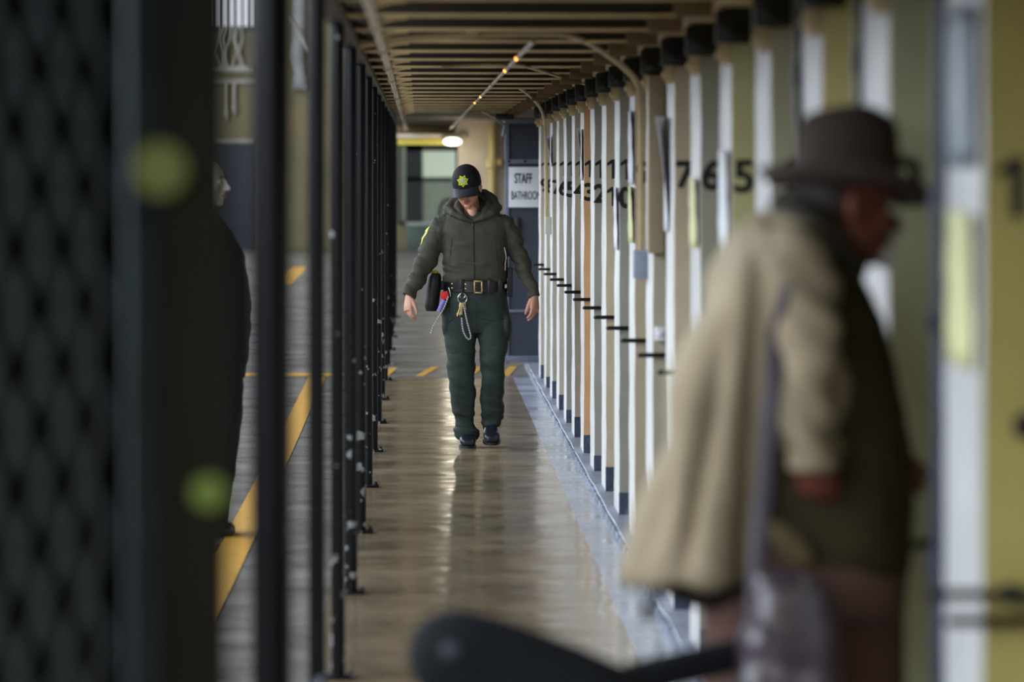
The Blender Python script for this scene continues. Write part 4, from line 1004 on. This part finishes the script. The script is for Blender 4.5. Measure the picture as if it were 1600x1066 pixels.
# boom microphone
mic = thing('boom_microphone', G(800, 1040, -.35), 'dark blurred padded boom poking in at the bottom edge left of the man', 'microphone')
dm = DM - .45; sm_ = F / dm
def K(px, py, dy=0): return Vector(((px - VX) / sm_, dm + dy, CAMZ - (py - VY) / sm_))
FOAM = mat('black_foam', (24, 27, 31), .9, .2, 12, .4, 80, spec=.2)
b = B(); a0 = K(716, 1028); a1 = K(960, 1120); 
b.tube([K(640, 1003), K(648, 1005), K(668, 1012), K(700, 1024), K(740, 1038), K(800, 1062), K(880, 1095), K(960, 1128), K(1000, 1145)], [.012, .045, .072, .090, .096, .100, .102, .100, .08], 22)
b.build('windshield', FOAM, mic, smooth=1)
b = B(); b.ell(K(706, 1012, -.088), (.022, .012, .018), n=14, m=8); b.build('end_cap', mat('grey_foam_spot', (52, 58, 68), .7, .1), mic)
b = B(); b.tube([K(930, 1100, .02), K(1000, 1068, .05), K(1060, 1058, .10), K(1130, 1048, .16), K(1180, 1040, .2)], [.04, .035, .034, .034, .03], 12); b.build('pole', FOAM, mic)

# ---------------------------------------------------------------- bystander beyond the fence
DB = 21.8; SB = F / DB
def Y_(px, py, dy=0.0): return Vector(((px - 11 - VX) / SB, DB + dy, CAMZ - (py - VY) / SB))
by = thing('person', (Y_(335, 838).x, DB, 0), 'bystander in dark clothes outside the fence, mostly hidden behind the gate post', 'person')
YM = Matrix.Translation(Y_(334, 285)) @ Euler((0, 0, math.radians(75)), 'XYZ').to_matrix().to_4x4()
b = B(); head_shape(b, YM, .98)
b.tube([Y_(330, 305), Y_(328, 325), Y_(326, 350)], [.055, .057, .075], 14)
b.hloft([(Y_(x, y).x, DB, Z(y, DB), w, dd) for x, y, w, dd in ((328, 345, .07, .12), (328, 380, .10, .16), (330, 440, .10, .15), (330, 520, .10, .15), (330, 560, .10, .15))])
for sgn in (-1, 1):
    b.tube([Y_(328, 358, sgn * .17), Y_(318, 420, sgn * .23), Y_(318, 480, sgn * .24), Y_(322, 525, sgn * .23)], [.045, .038, .032, .025], 12)
    b.tube([Y_(342, 545, sgn * .09), Y_(354, 640, sgn * .09), Y_(347, 740, sgn * .09), Y_(336, 822, sgn * .09)], [.08, .058, .048, .036], 12)
    hand(b, Y_(322, 528, sgn * .23), (.2, 0, -1), (1, 0, 0), (0, -sgn, 0), 1.0, .5, .4)
bb_ = b.build('body', mat('pale_skin', (226, 214, 200), .55, .1), by, voxel=.006, smooth=2)
face_details(YM, bb_, .98, (70, 60, 50), (150, 96, 86), 'bystander')
b = B(); b.ell(YM @ Vector((0, .03, .03)), (.082, .092, .088), YM.to_3x3(), 20, 12); b.build('hair', mat('pale_grey_hair', (176, 172, 164), .7, .15, 40), by)
DK = mat('dark_uniform_cloth', (27, 29, 34), .8, .12, 8, .3, 100, bdist=.002, spec=.2)
b = B()
b.hloft([(Y_(x, y).x, DB, Z(y, DB), w, dd) for x, y, w, dd in ((338, 590, .165, .18), (340, 540, .18, .19), (341, 464, .183, .19), (337, 400, .165, .20), (331, 362, .135, .19), (328, 338, .08, .12), (328, 328, .06, .07))], 28, 2.3)
for sgn in (-1, 1): b.tube([Y_(328, 352, sgn * .16), Y_(318, 418, sgn * .23), Y_(318, 480, sgn * .24), Y_(322, 525, sgn * .23)], [.075, .065, .055, .045], 14)
b.build('jacket', DK, by, voxel=.009, smooth=3, disp=cloth(.008, (9, 9, 14)))
b = B(); b.hloft([(Y_(334, 600).x, DB, Z(600, DB), .125, .17), (Y_(334, 560).x, DB, Z(560, DB), .13, .175)], 24)
for sgn in (-1, 1): b.tube([Y_(348, 575, sgn * .085), Y_(355, 640, sgn * .09), Y_(348, 735, sgn * .09), Y_(339, 815, sgn * .09), Y_(338, 826, sgn * .09)], [.125, .105, .09, .08, .08], 14)
b.build('trousers', DK, by, voxel=.009, smooth=3, disp=cloth(.008, (9, 9, 12)))
for sgn in (-1, 1):
    b = B(); f0 = Y_(331, 838, sgn * .09); f0.z = 0; rs = []
    for x_, w_, h_ in ((-.09, .025, .06), (-.075, .036, .09), (-.02, .040, .11), (.04, .043, .09), (.09, .047, .06), (.12, .040, .05), (.135, .02, .035)):
        rs.append([f0 + Vector((x_, w_ * math.cos(2 * PI * k / 16), .002 + h_ / 2 + h_ / 2 * math.sin(2 * PI * k / 16))) for k in range(16)])
    b.rings(rs); b.build('boot', LEATHER, by)

# ================================================================== LIGHT AND CAMERA
def area(name, loc, rot, sx, sy, power, col):
    l = bpy.data.lights.new(name, 'AREA'); l.shape = 'RECTANGLE'; l.size = sx; l.size_y = sy; l.energy = power; l.color = col
    o = bpy.data.objects.new(name, l); o.location = loc; o.rotation_euler = rot; COL.objects.link(o); return o
# daylight from the tall windows of the outer wall, on the left
area('window_daylight', (-6.9, 30, 5.0), (0, math.radians(-78), 0), 4.6, 124, 11800, (.82, .91, 1.0))
pl = bpy.data.lights.new('lamp_light', 'POINT'); pl.energy = 7; pl.color = (1, .9, .7); pl.shadow_soft_size = .1
po = bpy.data.objects.new('lamp_light', pl); po.location = P(707, 240, 59.4); COL.objects.link(po)
# warm tier lamps above the near end of the walkway
area('tier_lamp_light', (0.3, 1.0, 2.6), (math.radians(70), 0, 0), 1.0, .5, 25, (1, .78, .48))

w = bpy.data.worlds.new('World'); scene.world = w; w.use_nodes = True
bg = w.node_tree.nodes['Background']; bg.inputs['Color'].default_value = (.80, .80, .78, 1); bg.inputs['Strength'].default_value = .15

cam = bpy.data.cameras.new('Camera'); co = bpy.data.objects.new('Camera', cam); COL.objects.link(co)
cam.sensor_width = 36.0; cam.lens = 36.0 * F / 1600.0
co.location = (0, 0, CAMZ)
yaw = math.atan((800 - VX) / F); pitch = math.atan((533 - VY) / F)
co.rotation_euler = (PI / 2 - pitch, 0, -yaw)
cam.clip_start = .1; cam.clip_end = 400
cam.dof.use_dof = True; cam.dof.focus_distance = DO + .1; cam.dof.aperture_fstop = 3.2
scene.camera = co
scene.view_settings.view_transform = 'Standard'
scene.view_settings.look = 'None'
scene.view_settings.exposure = 0.0
scene.cycles.use_denoising = True
scene.cycles.max_bounces = 8
